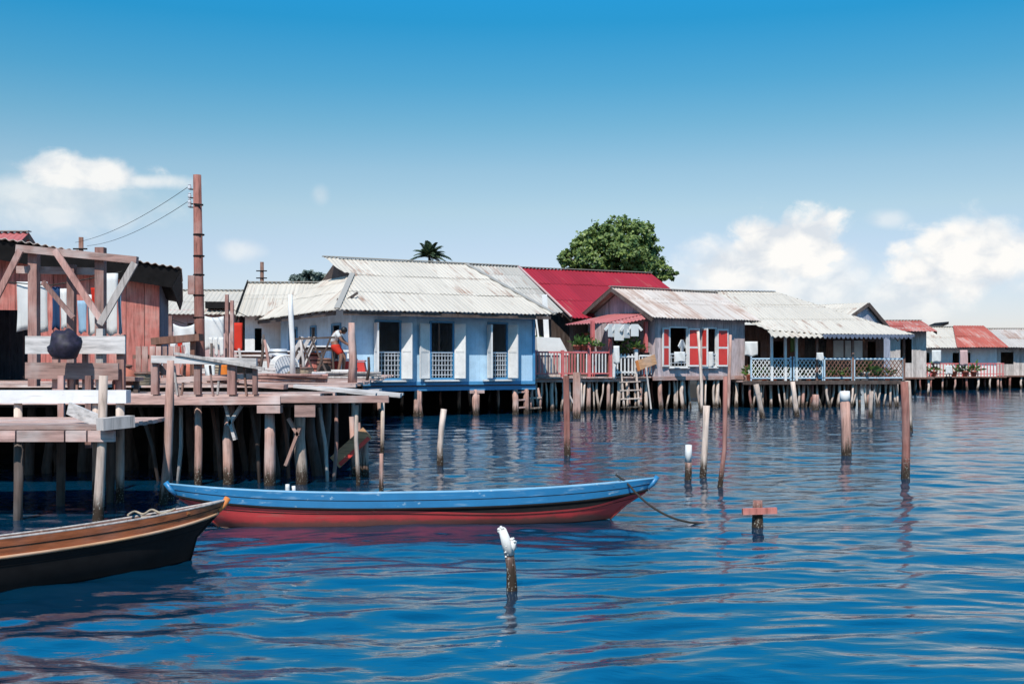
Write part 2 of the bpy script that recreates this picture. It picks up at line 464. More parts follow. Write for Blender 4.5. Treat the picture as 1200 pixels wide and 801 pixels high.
# clouds drawn by direction: (azimuth, elevation, half width, half height, softness, flat base)
cv = g.n('ShaderNodeCombineXYZ'); g.put(cv.inputs[0], az); g.put(cv.inputs[1], deg)
nA = g.noise(g.mapv(cv.outputs[0], (.34, .5, 1)), 1.0, 9, .6, .6)
nB = g.noise(g.mapv(cv.outputs[0], (.8, 1.1, 1), (4, 9, 2)), 1.0, 8, .6, .4)
vd = g.n('ShaderNodeVectorMath', operation='ADD'); g.put(vd.inputs[0], g.mapv(cv.outputs[0], (.55, .75, 1)))
nv = g.n('ShaderNodeTexNoise'); g.put(nv.inputs['Vector'], cv.outputs[0]); nv.inputs['Scale'].default_value = 1.3; nv.inputs['Detail'].default_value = 4
sv = g.n('ShaderNodeVectorMath', operation='SCALE'); g.put(sv.inputs[0], nv.outputs['Color']); sv.inputs['Scale'].default_value = .55; g.put(vd.inputs[1], sv.outputs[0])
vn = g.n('ShaderNodeTexVoronoi', feature='SMOOTH_F1'); g.put(vn.inputs['Vector'], vd.outputs[0]); vn.inputs['Scale'].default_value = 1.0; vn.inputs['Smoothness'].default_value = .35
vor = vn.outputs['Distance']
def pa(px): return math.degrees(math.atan((px - CX) / F))
def pe(px, py): return math.degrees(math.atan((HZ - py) / math.hypot(F, px - CX)))
def cloud(px, py, wpx, hpx, soft, amp):
    a, e = pa(px), pe(px, py)
    ww, hh = wpx / F * 57.3, hpx / F * 57.3
    dx = g.math('DIVIDE', g.math('SUBTRACT', az, a), ww); dy = g.math('DIVIDE', g.math('SUBTRACT', deg, e), hh)
    d = g.math('SQRT', g.math('ADD', g.math('MULTIPLY', dx, dx), g.math('MULTIPLY', dy, dy)))
    d = g.math('ADD', d, g.math('MULTIPLY', g.math('SUBTRACT', nA, .5), amp))
    d = g.math('ADD', d, g.math('MULTIPLY', g.math('SUBTRACT', nB, .5), amp * .5))
    d = g.math('ADD', d, g.math('MULTIPLY', g.math('SUBTRACT', vor, .42), amp * .42))
    return g.sstep(d, 1.0 + soft, 1.0 - soft)
cl = None
for c in CLOUDS:
    k = g.math('MULTIPLY', cloud(*c[:6]), c[6])
    cl = k if cl is None else g.math('MAXIMUM', cl, k)
shade = g.ramp(g.math('ADD', g.math('MULTIPLY', nB, .6), g.math('MULTIPLY', g.math('SUBTRACT', .8, vor), .5)), [(.28, (.72, .77, .84)), (.52, (1, .985, .97))])
ccol = g.mix(1., shade, (CLOUDV, CLOUDV, CLOUDV * .985), 'MULTIPLY')
fin = g.mix(cl, skyc, ccol)
bg = g.n('ShaderNodeBackground'); g.put(bg.inputs[0], fin); bg.inputs[1].default_value = SKYS
wo = g.n('ShaderNodeOutputWorld'); t.links.new(bg.outputs[0], wo.inputs[0])

S.view_settings.view_transform = 'Standard'; S.view_settings.look = 'None'
S.view_settings.exposure = EXPO; S.view_settings.gamma = 1
S.render.engine = 'CYCLES'
S.cycles.max_bounces = 6; S.cycles.diffuse_bounces = 2; S.cycles.glossy_bounces = 3; S.cycles.transmission_bounces = 2
S.cycles.caustics_reflective = False; S.cycles.caustics_refractive = False
S.cycles.use_denoising = True
S.cycles.sample_clamp_indirect = 6

# ------------------------------------------------------------------ water: one sheet to the horizon, real ripples near by
def water():
    ys = [-30, -10, 0, 2.5]; y = 4.0
    while y < 140: ys.append(y); y *= 1.0042
    while y < 9000: ys.append(y); y *= 1.25
    us = [-60, -12, -4, -1.6, -1.0] + list(np.linspace(-.72, .72, 620)) + [1.0, 1.6, 4, 12, 60]
    ys = np.array(ys); us = np.array(us)
    Yg, Ug = np.meshgrid(ys, us, indexing='ij')
    Xg = Ug * np.maximum(np.abs(Yg), 8.)
    r = np.random.RandomState(5)
    Zg = np.zeros_like(Xg)
    th0 = R(96)                                  # ripples run mostly towards the viewer
    # slow warp so that the crests wander
    wx = .5 * np.sin(.55 * Xg + 1.3 * np.sin(.21 * Yg)) + .35 * np.sin(.9 * Yg + .7 * Xg) + .3 * np.sin(.37 * Yg - .8 * Xg + 2)
    wy = .45 * np.sin(.62 * Xg + .3 * Yg + 1) + .3 * np.sin(1.1 * Xg - .5 * Yg) + .35 * np.sin(.45 * Yg + 2.)
    for i in range(46):
        lam = .16 * (1.7 / .16) ** r.rand()
        th = th0 + r.randn() * .52
        k = 2 * math.pi / lam
        a = WAVE * lam ** 1.05 * (.6 + .8 * r.rand()) / math.sqrt(46) * 3
        wmod = .55 + .45 * np.sin(Xg * r.uniform(.1, .5) + Yg * r.uniform(.1, .5) + r.rand() * 6)
        fade = np.clip(1.6 - Yg / (lam * 90), 0, 1)
        ph = k * (math.cos(th) * (Xg + wx * .5) + math.sin(th) * (Yg + wy * .5)) + r.rand() * 6.28
        Zg += a * np.sin(ph) * wmod * fade
    calm = 1 - .35 * np.clip((Yg - 10) / 40, 0, 1)
    Zg *= calm
    Zg[np.abs(Ug) > .9] = 0; Zg[Yg > 150] = 0
    ny, nx = Xg.shape
    co = np.stack([Xg, Yg, Zg], -1).reshape(-1, 3).astype(np.float32)
    idx = np.arange(ny * nx).reshape(ny, nx)
    q = np.stack([idx[:-1, :-1], idx[:-1, 1:], idx[1:, 1:], idx[1:, :-1]], -1).reshape(-1, 4)
    me = bpy.data.meshes.new('water')
    me.vertices.add(len(co)); me.vertices.foreach_set('co', co.ravel())
    me.loops.add(q.size); me.loops.foreach_set('vertex_index', q.ravel().astype(np.int32))
    me.polygons.add(len(q)); me.polygons.foreach_set('loop_start', np.arange(0, q.size, 4, dtype=np.int32))
    me.update(calc_edges=True); me.validate()
    me.polygons.foreach_set('use_smooth', [True] * len(me.polygons))
    m, t, b = nt('harbour water'); g = G(t)
    tc = g.n('ShaderNodeNewGeometry').outputs['Position']
    n0 = g.noise(g.mapv(tc, (.05, .12, 0)), 1, 3)
    col = g.ramp(n0, [(.3, sc(WATERC, .85)), (.7, sc(WATERC, 1.1))])
    g.put(b.inputs['Base Color'], col); b.inputs['Roughness'].default_value = .06; b.inputs['IOR'].default_value = WIOR
    n1 = g.noise(g.mapv(tc, (2.2, 5.0, 1)), 1.0, 5, .6, .5)
    n2 = g.noise(g.mapv(tc, (.8, 2.4, 1)), 1.0, 4, .6, .5)
    h = g.math('ADD', g.math('MULTIPLY', n1, .35), n2)
    g.put(b.inputs['Normal'], g.bump(h, WBUMP, .08))
    me.materials.append(m)
    o = bpy.data.objects.new('water', me); COL.objects.link(o); o['kind'] = 'structure'
    return o
water()
# ------------------------------------------------------------------ houses
def lx(px, ox, oz, yaw):          # local x along a front wall where it is seen in column px
    k = (px - CX) / F
    return (k * oz - ox) / (math.cos(yaw) - k * math.sin(yaw))

def pile(root, x, y, ztop, mat='pile', r=.065, lean=.12, zb=-.7, label=None):
    a, b = rng.uniform(-lean, lean), rng.uniform(-lean, lean) * .5
    c, d = rng.uniform(-.05, .05) * (.6 + lean * 4), rng.uniform(-.04, .04)
    pts = [(x + a, y + b, zb), (x + a * .6 + c, y + b * .6 + d, zb + (ztop - zb) * .4), (x + a * .25 - c * .6, y + b * .25, zb + (ztop - zb) * .72), (x, y, ztop)]
    rr = r * rng.uniform(.75, 1.25)
    o = MB().tube(pts, [rr * 1.15, rr * 1.08, rr, rr * .92], 8, rough=.12).build('pile', M[mat], root, smooth=True)
    if label: o['label'] = label
    return o

def bleached(root, fn, pxs, ztop, y=.1):
    for px in pxs: pile(root, fn(px + rng.uniform(-2, 2)), y + rng.uniform(-.05, .5), ztop, 'pile', .045, .26)

def piles(root, xs, ys, ztop, mats=('pile', 'pilepink', 'pile', 'pilered'), r=.065, lean=.12):
    for j, y in enumerate(ys):
        for x in xs:
            pile(root, x + rng.uniform(-.2, .2), y + rng.uniform(-.1, .1), ztop, mats[rng.randrange(len(mats))], r, lean)

def dark_backing(root, x0, x1, y, z1):  # added black boards that stand in for the darkness under the floors
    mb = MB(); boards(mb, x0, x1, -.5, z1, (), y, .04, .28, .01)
    mb.build('shade_backing', M['black'], root)
def frame_rect(mb, x0, x1, z0, z1, y, w=.07, d=.06):
    mb.bx(x0 - w, x0, y - d, y + .02, z0 - w, z1 + w); mb.bx(x1, x1 + w, y - d, y + .02, z0 - w, z1 + w)
    mb.bx(x0, x1, y - d, y + .02, z1, z1 + w); mb.bx(x0, x1, y - d, y + .02, z0 - w, z0)

def shutter(parent, hx, y, z0, z1, w, ang, side, mat, inset=None, lower=None):
    """panel hinged at hx; side -1 = left leaf, +1 = right leaf; ang = opening angle from closed"""
    a = R(ang)
    # closed: leaf runs from the hinge towards the opening (-side); opening swings it outwards (-y)
    d = V((-side * math.cos(a), -math.sin(a), 0)); n = V((d.y, -d.x, 0))
    mb = MB(); th = .035
    def slab(u0, u1, v0, v1, t0, t1, mi=0):
        p = [V((hx, y, 0)) + d * u + V((0, 0, z)) for u, z in ((u0, v0), (u1, v0), (u1, v1), (u0, v1))]
        mb.prism([q + n * t0 for q in p], n * (t1 - t0), mi)
    slab(0.01, w, z0, z1, 0, th)
    for (u0, u1, v0, v1) in ((.01, .06, z0, z1), (w - .05, w, z0, z1), (.06, w - .05, z0, z0 + .07), (.06, w - .05, z1 - .07, z1), (.06, w - .05, (z0 + z1) / 2 - .04, (z0 + z1) / 2 + .04)):
        slab(u0, u1, v0, v1, th, th + .012); slab(u0, u1, v0, v1, -.012, 0)
    o = mb.build('shutter', mat, parent)
    if inset:
        mb = MB(); zm = (z0 + z1) / 2
        for (v0, v1) in ((z0 + .075, zm - .045), (zm + .045, z1 - .075)):
            slab(.065, w - .055, v0, v1, th + .002, th + .008); slab(.065, w - .055, v0, v1, -.008, -.002)
        mb.build('shutter_panel', inset, o)
    return o

def grille(parent, x0, x1, z0, z1, y, mat, nx=7, nz=5):
    mb = MB()
    for i in range(nx): 
        x = x0 + (x1 - x0) * (i + .5) / nx; mb.box((x, y, (z0 + z1) / 2), (.028, .02, z1 - z0))
    for k in range(nz):
        z = z0 + (z1 - z0) * (k + .5) / nz; mb.box(((x0 + x1) / 2, y - .014, z), (x1 - x0, .018, .03))
    mb.bx(x0, x1, y - .035, y + .02, z1, z1 + .06)
    return mb.build('window_rail', mat, parent)

# ---- blue house
BY = R(28); BO = (-5.78, 40.0)
bh = thing('blue_house', 'blue wooden house on piles with pale hipped tin roof and open white shutters', 'house', (BO[0], BO[1], 0), BY)
BW, BD, FZ = 7.52, 9.0, 1.2
def bl(px): return lx(px, BO[0], BO[1], BY)
wins = [(bl(441), bl(468)), (bl(505), bl(530)), (bl(573), bl(593))]
holes = [(a, b, 1.44, 3.5) for a, b in wins]
mb = MB()
boards(mb, 0, BW, FZ, 4.12, holes, 0, .03, .2, .003, jit=.002)
lh = [(1.2, 2.1, 1.44, 3.4), (4.1, 4.7, 1.44, 3.4), (6.6, 7.6, 1.44, 3.4)]
boards(mb, .04, BD - .04, FZ, 4.12, lh, 0, .03, .2, .003, axis='y', jit=.002)
boards(mb, .04, BD - .04, FZ, 4.12, (), BW - .03, .03, .2, .003, axis='y', jit=.002)
boards(mb, .04, BW - .04, FZ, 4.12, (), BD - .03, .03, .2, .003, jit=.002)
mb.build('wall', M['blue'], bh)
mb = MB(); plankfloor(mb, -.02, BW + .02, .0, BD, FZ - .02, .05, .2)
mb.build('floor', M['brown'], bh)
mb = MB()
for y in (.1, BD / 2, BD - .1): mb.bx(-.1, BW + .1, y - .06, y + .06, FZ - .24, FZ - .075)
mb.bx(-.03, BW + .03, -.05, -.008, FZ - .03, FZ + .1)
mb.build('floor_beam', M['bluetrim'], bh)
mb = MB()
mb.bx(BW - .07, BW + .03, -.05, -.004, FZ + .12, 4.1)
mb.build('corner_post', M['bluetrim'], bh)
for i, (a, b) in enumerate(wins):
    mb = MB(); frame_rect(mb, a, b, 1.44, 3.5, 0)
    wn = mb.build('window', M['bluetrim'], bh)
    MB().bx(a - .3, b + .3, -.2, -.06, 1.31, 1.365).build('sill', M['white'], wn)
    grille(wn, a, b, 1.46, 2.36, -.02, M['galv'], 7, 5)
    sw = .46
    shutter(wn, a - .07, -.07, 1.42, 3.46, sw, (95, 165, 96)[i], -1, M['white'])
    shutter(wn, b + .07, -.07, 1.42, 3.46, sw, (128, 132, 118)[i], 1, M['white'])
for (a, b, z0, z1) in lh:
    mb = MB(); mb.bx(-.05, .0, a - .07, a, z0, z1 + .07); mb.bx(-.05, 0, b, b + .07, z0, z1 + .07); mb.bx(-.05, 0, a, b, z1, z1 + .07)
    mb.build('doorway', M['bluetrim'], bh)
dark_backing(bh, .1, BW - .1, 5.2, FZ - .08)
# roof
ez, rz_, oh = 3.85, 6.18, .9
mb = MB()
corr(mb, [(-oh, -oh, ez), (8.02, -oh, ez), (6.7, 4.5, rz_), (1.0, 4.5, rz_), (1.0, 2.7, 5.40)], (1, 0, 0), .17, .017, 1.95)
corr(mb, [(-oh, BD + oh, ez), (-oh, -oh, ez), (1.0, 2.7, 5.40), (1.0, 6.3, 5.40)], (0, 1, 0), .17, .017, 1.3, seed=3)
corr(mb, [(8.02, -oh, ez), (8.02, BD + oh, ez), (6.7, 4.5, rz_)], (0, 1, 0), .17, .017, 1.5, seed=4)
corr(mb, [(8.02, BD + oh, ez), (-oh, BD + oh, ez), (1.0, 6.3, 5.4), (1.0, 4.5, rz_), (6.7, 4.5, rz_)], (1, 0, 0), .17, .017, 1.95, seed=5)
corr(mb, [(.45, 4.5, rz_ + .02), (1.02, 4.5, rz_ + .02), (1.02, 2.65, 5.39), (.65, 2.95, 5.52)], (1, 0, 0), .17, .02, 3)
rf = mb.build('roof', M['tin'], bh)
mb = MB()
for a, b in (((.4, 4.5, rz_ + .06), (6.75, 4.5, rz_ + .05)), ((1.0, 2.7, 5.46), (-.85, -.85, 3.92)), ((6.7, 4.5, 6.23), (7.98, -.85, 3.92))):
    mb.beam(a, b, .2, .035)
mb.build('ridge_cap', M['tin2'], rf)
MB().prism([(.98, 2.75, 5.38), (.98, 6.25, 5.38), (.98, 4.5, 6.13)], (.05, 0, 0)).build('gablet', M['dark'], rf)
mb = MB(); mb.bx(-.6, 7.8, -.84, -.80, 3.68, 3.82); mb.bx(-.84, -.8, -.6, BD + .6, 3.68, 3.82)
for i in range(12):
    x = -.4 + i * .72; mb.beam((x, -.8, 3.80), (x, .4, 4.3), .05, .09)
for i in range(11):
    y = .2 + i * .85; mb.beam((-.8, y, 3.80), (.3, y, 4.55), .05, .09)
mb.build('rafter', M['dark'], rf)
MB().prism([(-.034, .4, 4.125), (-.034, BD - .4, 4.125), (-.034, BD - 1., 4.4), (-.034, 1.0, 4.4)], (.05, 0, 0)).build('wall_top', M['dark'], bh)
for px in (447, 490, 493, 558, 561, 605, 618):
    pile(bh, bl(px), .12, FZ - .22, 'pilepink', .1, .06)
MB().bx(bl(551), bl(568), .02, .22, FZ - .36, FZ - .24).build('pile_cap', M['pinkx'], bh)
mb = MB(); x0, x1 = bl(606), bl(620)
for z in (.25, .55, .85): mb.beam((x0, .05, z), (x1, .05, z + .03), .05, .06)
mb.build('cross_brace', M['pinkx'], bh)
piles(bh, (.3, 2.0, 3.8, 5.6, 7.2), (2.5, 5, 7.5), FZ - .2)

# ---- narrow grey roofed house between the blue house and the red roofed one
def block(root, x0, x1, y0, y1, z0, z1, mat, top=None, holes=()):
    mb = MB()
    boards(mb, x0, x1, z0, z1, holes, y0, .03, .2, .004)
    boards(mb, x0, x1, z0, z1, (), y1 - .03, .03, .25, .004)
    boards(mb, y0 + .04, y1 - .04, z0, z1, (), x0, .03, .2, .004, 'y', top)
    boards(mb, y0 + .04, y1 - .04, z0, z1, (), x1 - .03, .03, .2, .004, 'y', top)
    return mb.build('wall', M[mat], root)
def gable_roof(root, x0, x1, y0, y1, ez0, ez1, yr, zr, mat, ov=.4, pitch=.17, th=True, seed=0):
    mb = MB()
    corr(mb, [(x0 - ov, y0, ez0), (x1 + ov, y0, ez0), (x1 + ov, yr, zr), (x0 - ov, yr, zr)], (1, 0, 0), pitch, .022, 1.95, seed=seed)
    corr(mb, [(x0 - ov, y1, ez1), (x1 + ov, y1, ez1), (x1 + ov, yr, zr), (x0 - ov, yr, zr)], (1, 0, 0), pitch, .022, 1.95, seed=seed + 9)
    r = mb.build('roof', M[mat], root, solid=.015)
    MB().beam((x0 - ov - .03, yr, zr + .05), (x1 + ov + .03, yr, zr + .05), .26, .03).build('ridge_cap', M['tin2'], r)
    for xx in (x0 - ov + .02, x1 + ov - .02):
        mb = MB(); mb.beam((xx, y0 + .03, ez0 - .1), (xx, yr, zr - .1), .035, .15); mb.beam((xx, y1 - .03, ez1 - .1), (xx, yr, zr - .1), .032, .15)
        mb.build('barge_board', M['dark'], r)
    return r
def roof_top(y0, ez0, y1, ez1, yr, zr, d=.12):
    return lambda y: (ez0 + (y - y0) * (zr - ez0) / (yr - y0) if y < yr else ez1 + (y1 - y) * (zr - ez1) / (y1 - yr)) - d

nh = thing('narrow_house', 'narrow wooden house with plain grey tin roof squeezed between blue house and red roof', 'house', (BO[0], BO[1], 0), BY)
tp = roof_top(3.5, 4.15, 12, 4.15, 7.75, 6.5)
block(nh, 8.25, 10.8, 4.3, 11.4, 1.3, 4.4, 'dark', tp)
mb = MB(); plankfloor(mb, 8.2, 10.9, 4.2, 11.5, 1.3, .06, .2); mb.build('floor', M['brown'], nh)
dark_backing(nh, 8.3, 10.8, 8, 1.2)
gable_roof(nh, 8.35, 10.75, 3.5, 12, 4.15, 4.15, 7.75, 6.5, 'tin2', .2, seed=21)
piles(nh, (8.5, 10.5), (4.5, 8, 11), 1.25)

# ---- red roofed house
rh = thing('red_roof_house', 'dark wooden house under a large bright red corrugated roof', 'house', (.35, 54.0, 0), R(27))
tp = roof_top(-5.1, 4.0, 5.1, 4.0, 0, 6.62)
block(rh, .4, 7.0, -4.2, 4.2, 1.4, 4.3, 'dark', tp, holes=((3.2, 4.1, 1.4, 3.5), (1.2, 2.0, 2.2, 3.3)))
mb = MB(); plankfloor(mb, .3, 7.1, -4.3, 4.3, 1.4, .06, .2); mb.build('floor', M['brown'], rh)
dark_backing(rh, .4, 7.0, 1.0, 1.3)
r_ = gable_roof(rh, .35, 7.3, -5.1, 5.1, 4.0, 4.0, 0, 6.62, 'tinred', .35, .2, seed=31)
mb = MB(); mb.beam((-.02, -5.1, 4.06), (-.02, 0, 6.69), .1, .05); mb.build('verge_board', M['cpink'], r_)
piles(rh, (.6, 2.6, 4.6, 6.6), (-4, -1, 2, 4), 1.35)

# ---- porch in front of the red roofed house
PY = R(23.7); PO = (1.0, 44.8)
po = thing('porch', 'open plank porch with red and white railing in front of red roofed house', 'porch', (PO[0], PO[1], 0), PY)
def pl_(px): return lx(px, PO[0], PO[1], PY)
PZ = 1.42
mb = MB(); plankfloor(mb, -.1, 5.35, 0, 5.2, PZ, .05, .16, 'y', ragged=.1); mb.build('floor', M['decky'], po)
mb = MB(); mb.bx(-.1, 5.3, .1, .2, PZ - .2, PZ - .06); mb.bx(-.1, 5.3, 2.5, 2.6, PZ - .2, PZ - .06); mb.build('floor_beam', M['pinkx'], po)
rl = MB(); rl.bx(-.05, pl_(716), .03, .09, PZ + .98, PZ + 1.05); rl.bx(-.05, pl_(716), .04, .08, PZ + .12, PZ + .17)
rl.build('top_rail', M['railred'], po)
x = 0.0
while x < pl_(690):
    MB().bx(x - .022, x + .022, .045, .075, PZ + .17, PZ + .98).build('baluster', M['railred'] if rng.random() < .68 else M['white'], po); x += .135
while x < pl_(714):
    MB().bx(x - .022, x + .022, .045, .075, PZ + .17, PZ + .98).build('baluster', M['white'], po); x += .15
for px, h in ((627, 1.1), (660, 1.1), (691, 1.25), (716, 1.5)):
    x = pl_(px); mb = MB(); mb.bx(x - .06, x + .06, 0.01, .12, PZ - .1, PZ + h)
    if h > 1.2: mb.lathe([(.075, 0), (.09, .05), (.05, .1), (.0, .2)], (x, .065, PZ + h), 8)
    mb.build('rail_post', M['railred'], po)
gx0, gx1 = pl_(720), pl_(746)
mb = MB()
for i in range(7):
    x = gx0 + (gx1 - gx0) * i / 6; mb.bx(x - .03, x + .03, .05, .08, PZ + .08, PZ + .95)
mb.bx(gx0, gx1, .03, .05, PZ + .8, PZ + .88); mb.bx(gx0, gx1, .03, .05, PZ + .15, PZ + .23)
mb.build('gate', M['white'], po)
for px in (720, 746): 
    x = pl_(px); MB().bx(x - .07, x + .07, .0, .12, PZ - .1, PZ + 1.15).build('gate_post', M['white'], po)
x0, x1 = pl_(750), pl_(764); mb = MB()
for i in range(5): 
    x = x0 + (x1 - x0) * i / 4; mb.bx(x - .025, x + .025, .05, .08, PZ + .1, PZ + .9)
mb.bx(x0, x1, .03, .05, PZ + .85, PZ + .92)
mb.build('side_railing', M['white'], po)
for px in (633, 650, 671, 682, 694, 703, 716, 728, 740, 755, 763):
    pile(po, pl_(px), .15 + rng.uniform(0, .3), PZ - .08, ('pile', 'pile', 'pilepink')[rng.randrange(3)], .07, .13)
bleached(po, pl_, (630, 638, 645, 656, 662, 676, 688, 699, 709, 722, 734, 749, 759), PZ - .08)
piles(po, (.3, 1.4, 2.4, 3.5, 4.8), (2.5, 5), PZ - .1)
for px, yy in ((700, .35), (762, .3)):
    x = pl_(px); MB().bx(x - .07, x + .07, yy, yy + .14, PZ, 3.75).build('awning_post', M['railred'], po)

dark_backing(po, -.1, 5.3, 4.6, PZ - .1)
# ---- gabled house with red shutters
GY = R(35); GO = (6.07, 47.0); GZ = 1.42
gh = thing('gable_house', 'grey plank house with red and white shutters and streaky gabled tin roof', 'house', (GO[0], GO[1], 0), GY)
def gl(px): return lx(px, GO[0], GO[1], GY)
GW, GD = 5.43, 4.5
w1 = (gl(785), gl(804)); w2 = (gl(823), gl(838))
holes = [(w1[0], w1[1], 1.86, 3.5), (w2[0], w2[1], 1.86, 3.5)]
tp = roof_top(-.45, 3.88, GD + .45, 3.88, GD / 2, 5.3)
mb = MB()
boards(mb, 0, GW, GZ, 4.1, holes, 0, .03, .17, .005)
boards(mb, 0, GW, GZ, 4.1, (), GD - .03, .03, .2, .005)
boards(mb, .04, GD - .04, GZ, 4.1, ((1.8, 2.8, GZ, 3.4),), 0, .03, .17, .005, 'y', tp)
boards(mb, .04, GD - .04, GZ, 4.1, (), GW - .03, .03, .17, .005, 'y', tp)
mb.build('wall', M['ghwall'], gh)
mb = MB(); plankfloor(mb, -.05, GW + .05, -.05, GD, GZ - .01, .06, .2); mb.build('floor', M['brown'], gh)
mb = MB(); mb.bx(-.15, GW + .1, -.06, .0, GZ - .16, GZ + .01); mb.build('floor_beam', M['pinkx'], gh)
gable_roof(gh, 0, GW, -.45, GD + .45, 3.88, 3.88, GD / 2, 5.3, 'tinrust', .55, .17, seed=41)
dark_backing(gh, .05, GW, 3.6, GZ - .1)
for wi, (a, b) in enumerate((w1, w2)):
    mb = MB(); frame_rect(mb, a, b, 1.86, 3.5, 0, .06, .04); wn = mb.build('window', M['white'], gh)
    MB().bx(a - .1, b + .1, -.12, -.04, 1.76, 1.80).build('sill', M['white'], wn)
    shutter(wn, a - .06, -.05, 1.84, 3.5, .44, (172, 100)[wi], -1, M['white'], M['redpaint'])
    shutter(wn, b + .06, -.05, 1.84, 3.5, .60, 172, 1, M['white'], M['redpaint'])
    grille(wn, a, b, 1.88, 2.35, -.0, M['galv'], 5, 2)
for px in (777, 803, 822, 845, 868): pile(gh, gl(px) - .1, .1, GZ - .15, ('pile', 'pile', 'pilepink')[rng.randrange(3)], .075, .16)
bleached(gh, gl, (782, 789, 798, 809, 816, 829, 837, 851, 857, 863, 872), GZ - .15)
for px in (795, 860): pile(gh, gl(px), .3, GZ - .15, 'pile', .06, .2)
piles(gh, (.3, 2, 3.6, 5.1), (2.2, 4.2), GZ - .1)
# striped awning on the gable end
aw = MB()
corr(aw, [(-2.5, .3, 3.62), (-2.5, 3.0, 3.62), (-.06, 3.0, 4.12), (-.06, .3, 4.12)], (0, 1, 0), .2, .025, 3)
corr(aw, [(-2.5, .3, 3.62), (-.06, .3, 4.12), (-.06, .05, 3.92), (-2.4, .08, 3.5)], (1, 0, 0), .2, .025, 3)
aw.build('awning', M['tinstripe'], gh, solid=.015)

# ---- white roofed house with veranda
VY = R(10); VO = (10.48, 49.0); VZ = 1.2
vh = thing('veranda_house', 'wide house with pale tin roof, scalloped eaves and open veranda over the water', 'house', (VO[0], VO[1], 0), VY)
def vl(px): return lx(px, VO[0], VO[1], VY)
VW = 7.5
mb = MB(); plankfloor(mb, -.3, VW + .1, 0, 8, VZ, .06, .18); mb.build('floor', M['decky'], vh)
mb = MB(); mb.bx(-.3, VW + .1, -.03, .0, VZ - .16, VZ + .01); mb.build('floor_beam', M['dark'], vh)
mb = MB()
vholes = [(vl(897), vl(912), VZ, 3.0), (vl(925), vl(940), VZ + .8, 3.0), (vl(966), vl(992), VZ, 3.1), (vl(1042), vl(1052), VZ + .9, 3.0)]
boards(mb, 0, VW, VZ, 3.75, vholes, 2.0, .03, .18, .004)
boards(mb, 2.04, 7.9, VZ, 3.75, (), VW - .03, .03, .18, .004, 'y'); boards(mb, 2.04, 7.9, VZ, 3.75, (), 0, .03, .18, .004, 'y'); boards(mb, .04, VW - .04, VZ, 3.75, (), 7.9, .03, .2, .004)
mb.build('wall', M['brown'], vh)
mb = MB()
for a, b in ((1000, 1012), (1014, 1024), (1025, 1035)):
    x0, x1 = vl(a), vl(b); mb.bx(x0, x1, 1.93, 1.99, VZ + 1.05, 3.05)
mb.build('wall_panel', M['white'], vh)
dark_backing(vh, -.3, VW + .1, 5.6, VZ - .08)
ze = 3.26; yr = 5.2; zr = 5.5; xr0, xr1 = vl(862) - .5, vl(935) + .15
mb = MB()
x0e = vl(880); xe = vl(1062) + .05
corr(mb, [(vl(957), -.6, ze), (xe, -.6, ze), (xr1 + 1.0, yr, zr), (xr0, yr, zr), (x0e - .6, 2.6, ze + 3.2 * (zr - ze) / (yr + .6)), (vl(898), -.1, ze + .5 * (zr - ze) / (yr + .6))], (1, 0, 0), .17, .017, 1.95, seed=51)
corr(mb, [(xe, -.6, ze), (xe, 8.4, 4.1), (xr1 + 1.0, yr, zr)], (0, 1, 0), .17, .017, 2, seed=52)
corr(mb, [(x0e - .6, 8.4, 4.1), (xe, 8.4, 4.1), (xr1 + 1, yr, zr), (xr0, yr, zr)], (1, 0, 0), .17, .017, 2, seed=53)
vr = mb.build('roof', M['tin'], vh, solid=.012)
MB().beam((xr0, yr, zr + .05), (xr1 + 1, yr, zr + .05), .25, .03).build('ridge_cap', M['galv'], vr)
mb = MB(); mb.beam((xr0 - .05, yr - .1, zr - .12), (xr0 + .55, yr - 1.9, zr - .82), .06, .2); mb.build('barge_board', M['dark'], vr)
mb = MB()                      # scalloped fringe
x = vl(957)
mb.bx(x, xe, -.63, -.605, ze - .10, ze)
while x < xe - .1:
    mb.prism([(x, -.63, ze - .1), (x + .08, -.63, ze - .19), (x + .15, -.63, ze - .19), (x + .2, -.63, ze - .1)], (0, .02, 0)); x += .215
mb.build('fringe', M['bluegrey'], vr)
mb = MB(); corr(mb, [(vl(894), -.9, 3.12), (vl(957), -.9, 3.12), (vl(955), .1, 3.5), (vl(900), .1, 3.52)], (1, 0, 0), .26, .045, 3)
mb.build('awning', M['tin'], vh, solid=.012)
mb = MB()
for px in (905, 921, 934, 958, 1000, 1060):
    x = vl(px); o = MB().bx(x - .05, x + .05, .02, .12, VZ - .1, ze + .2).build('veranda_post', M['white' if px < 958 else 'brown'], vh)
    if px == 1060: o['label'] = 'reddish corner post'
for (a, b, mat) in ((880, 928, 'white'), (930, 965, 'white'), (966, 1000, 'bluetrim'), (1001, 1060, 'bluetrim')):
    x0, x1 = vl(a), vl(b)
    mb = MB(); mb.bx(x0, x1, .03, .08, VZ + .95, VZ + 1.02); mb.bx(x0, x1, .03, .08, VZ + .1, VZ + .16)
    mb.bx(x0, x0 + .06, .03, .09, VZ - .05, VZ + 1.08); mb.bx(x1 - .06, x1, .03, .09, VZ - .05, VZ + 1.08)
    rl = mb.build('railing', M['railpale'], vh)
    mb = MB(); n = max(2, int((x1 - x0) / .19))
    for i in range(n):
        xa, xb = x0 + .06 + (x1 - x0 - .12) * i / n, x0 + .06 + (x1 - x0 - .12) * (i + 1) / n
        for q_ in range(3):
            za, zb2 = VZ + .16 + .263 * q_, VZ + .16 + .263 * (q_ + 1)
            mb.beam((xa, .05, za), (xb, .05, zb2), .02, .03); mb.beam((xb, .075, za), (xa, .075, zb2), .02, .03)
    mb.build('lattice', M['white' if mat == 'white' else 'brown'], rl)
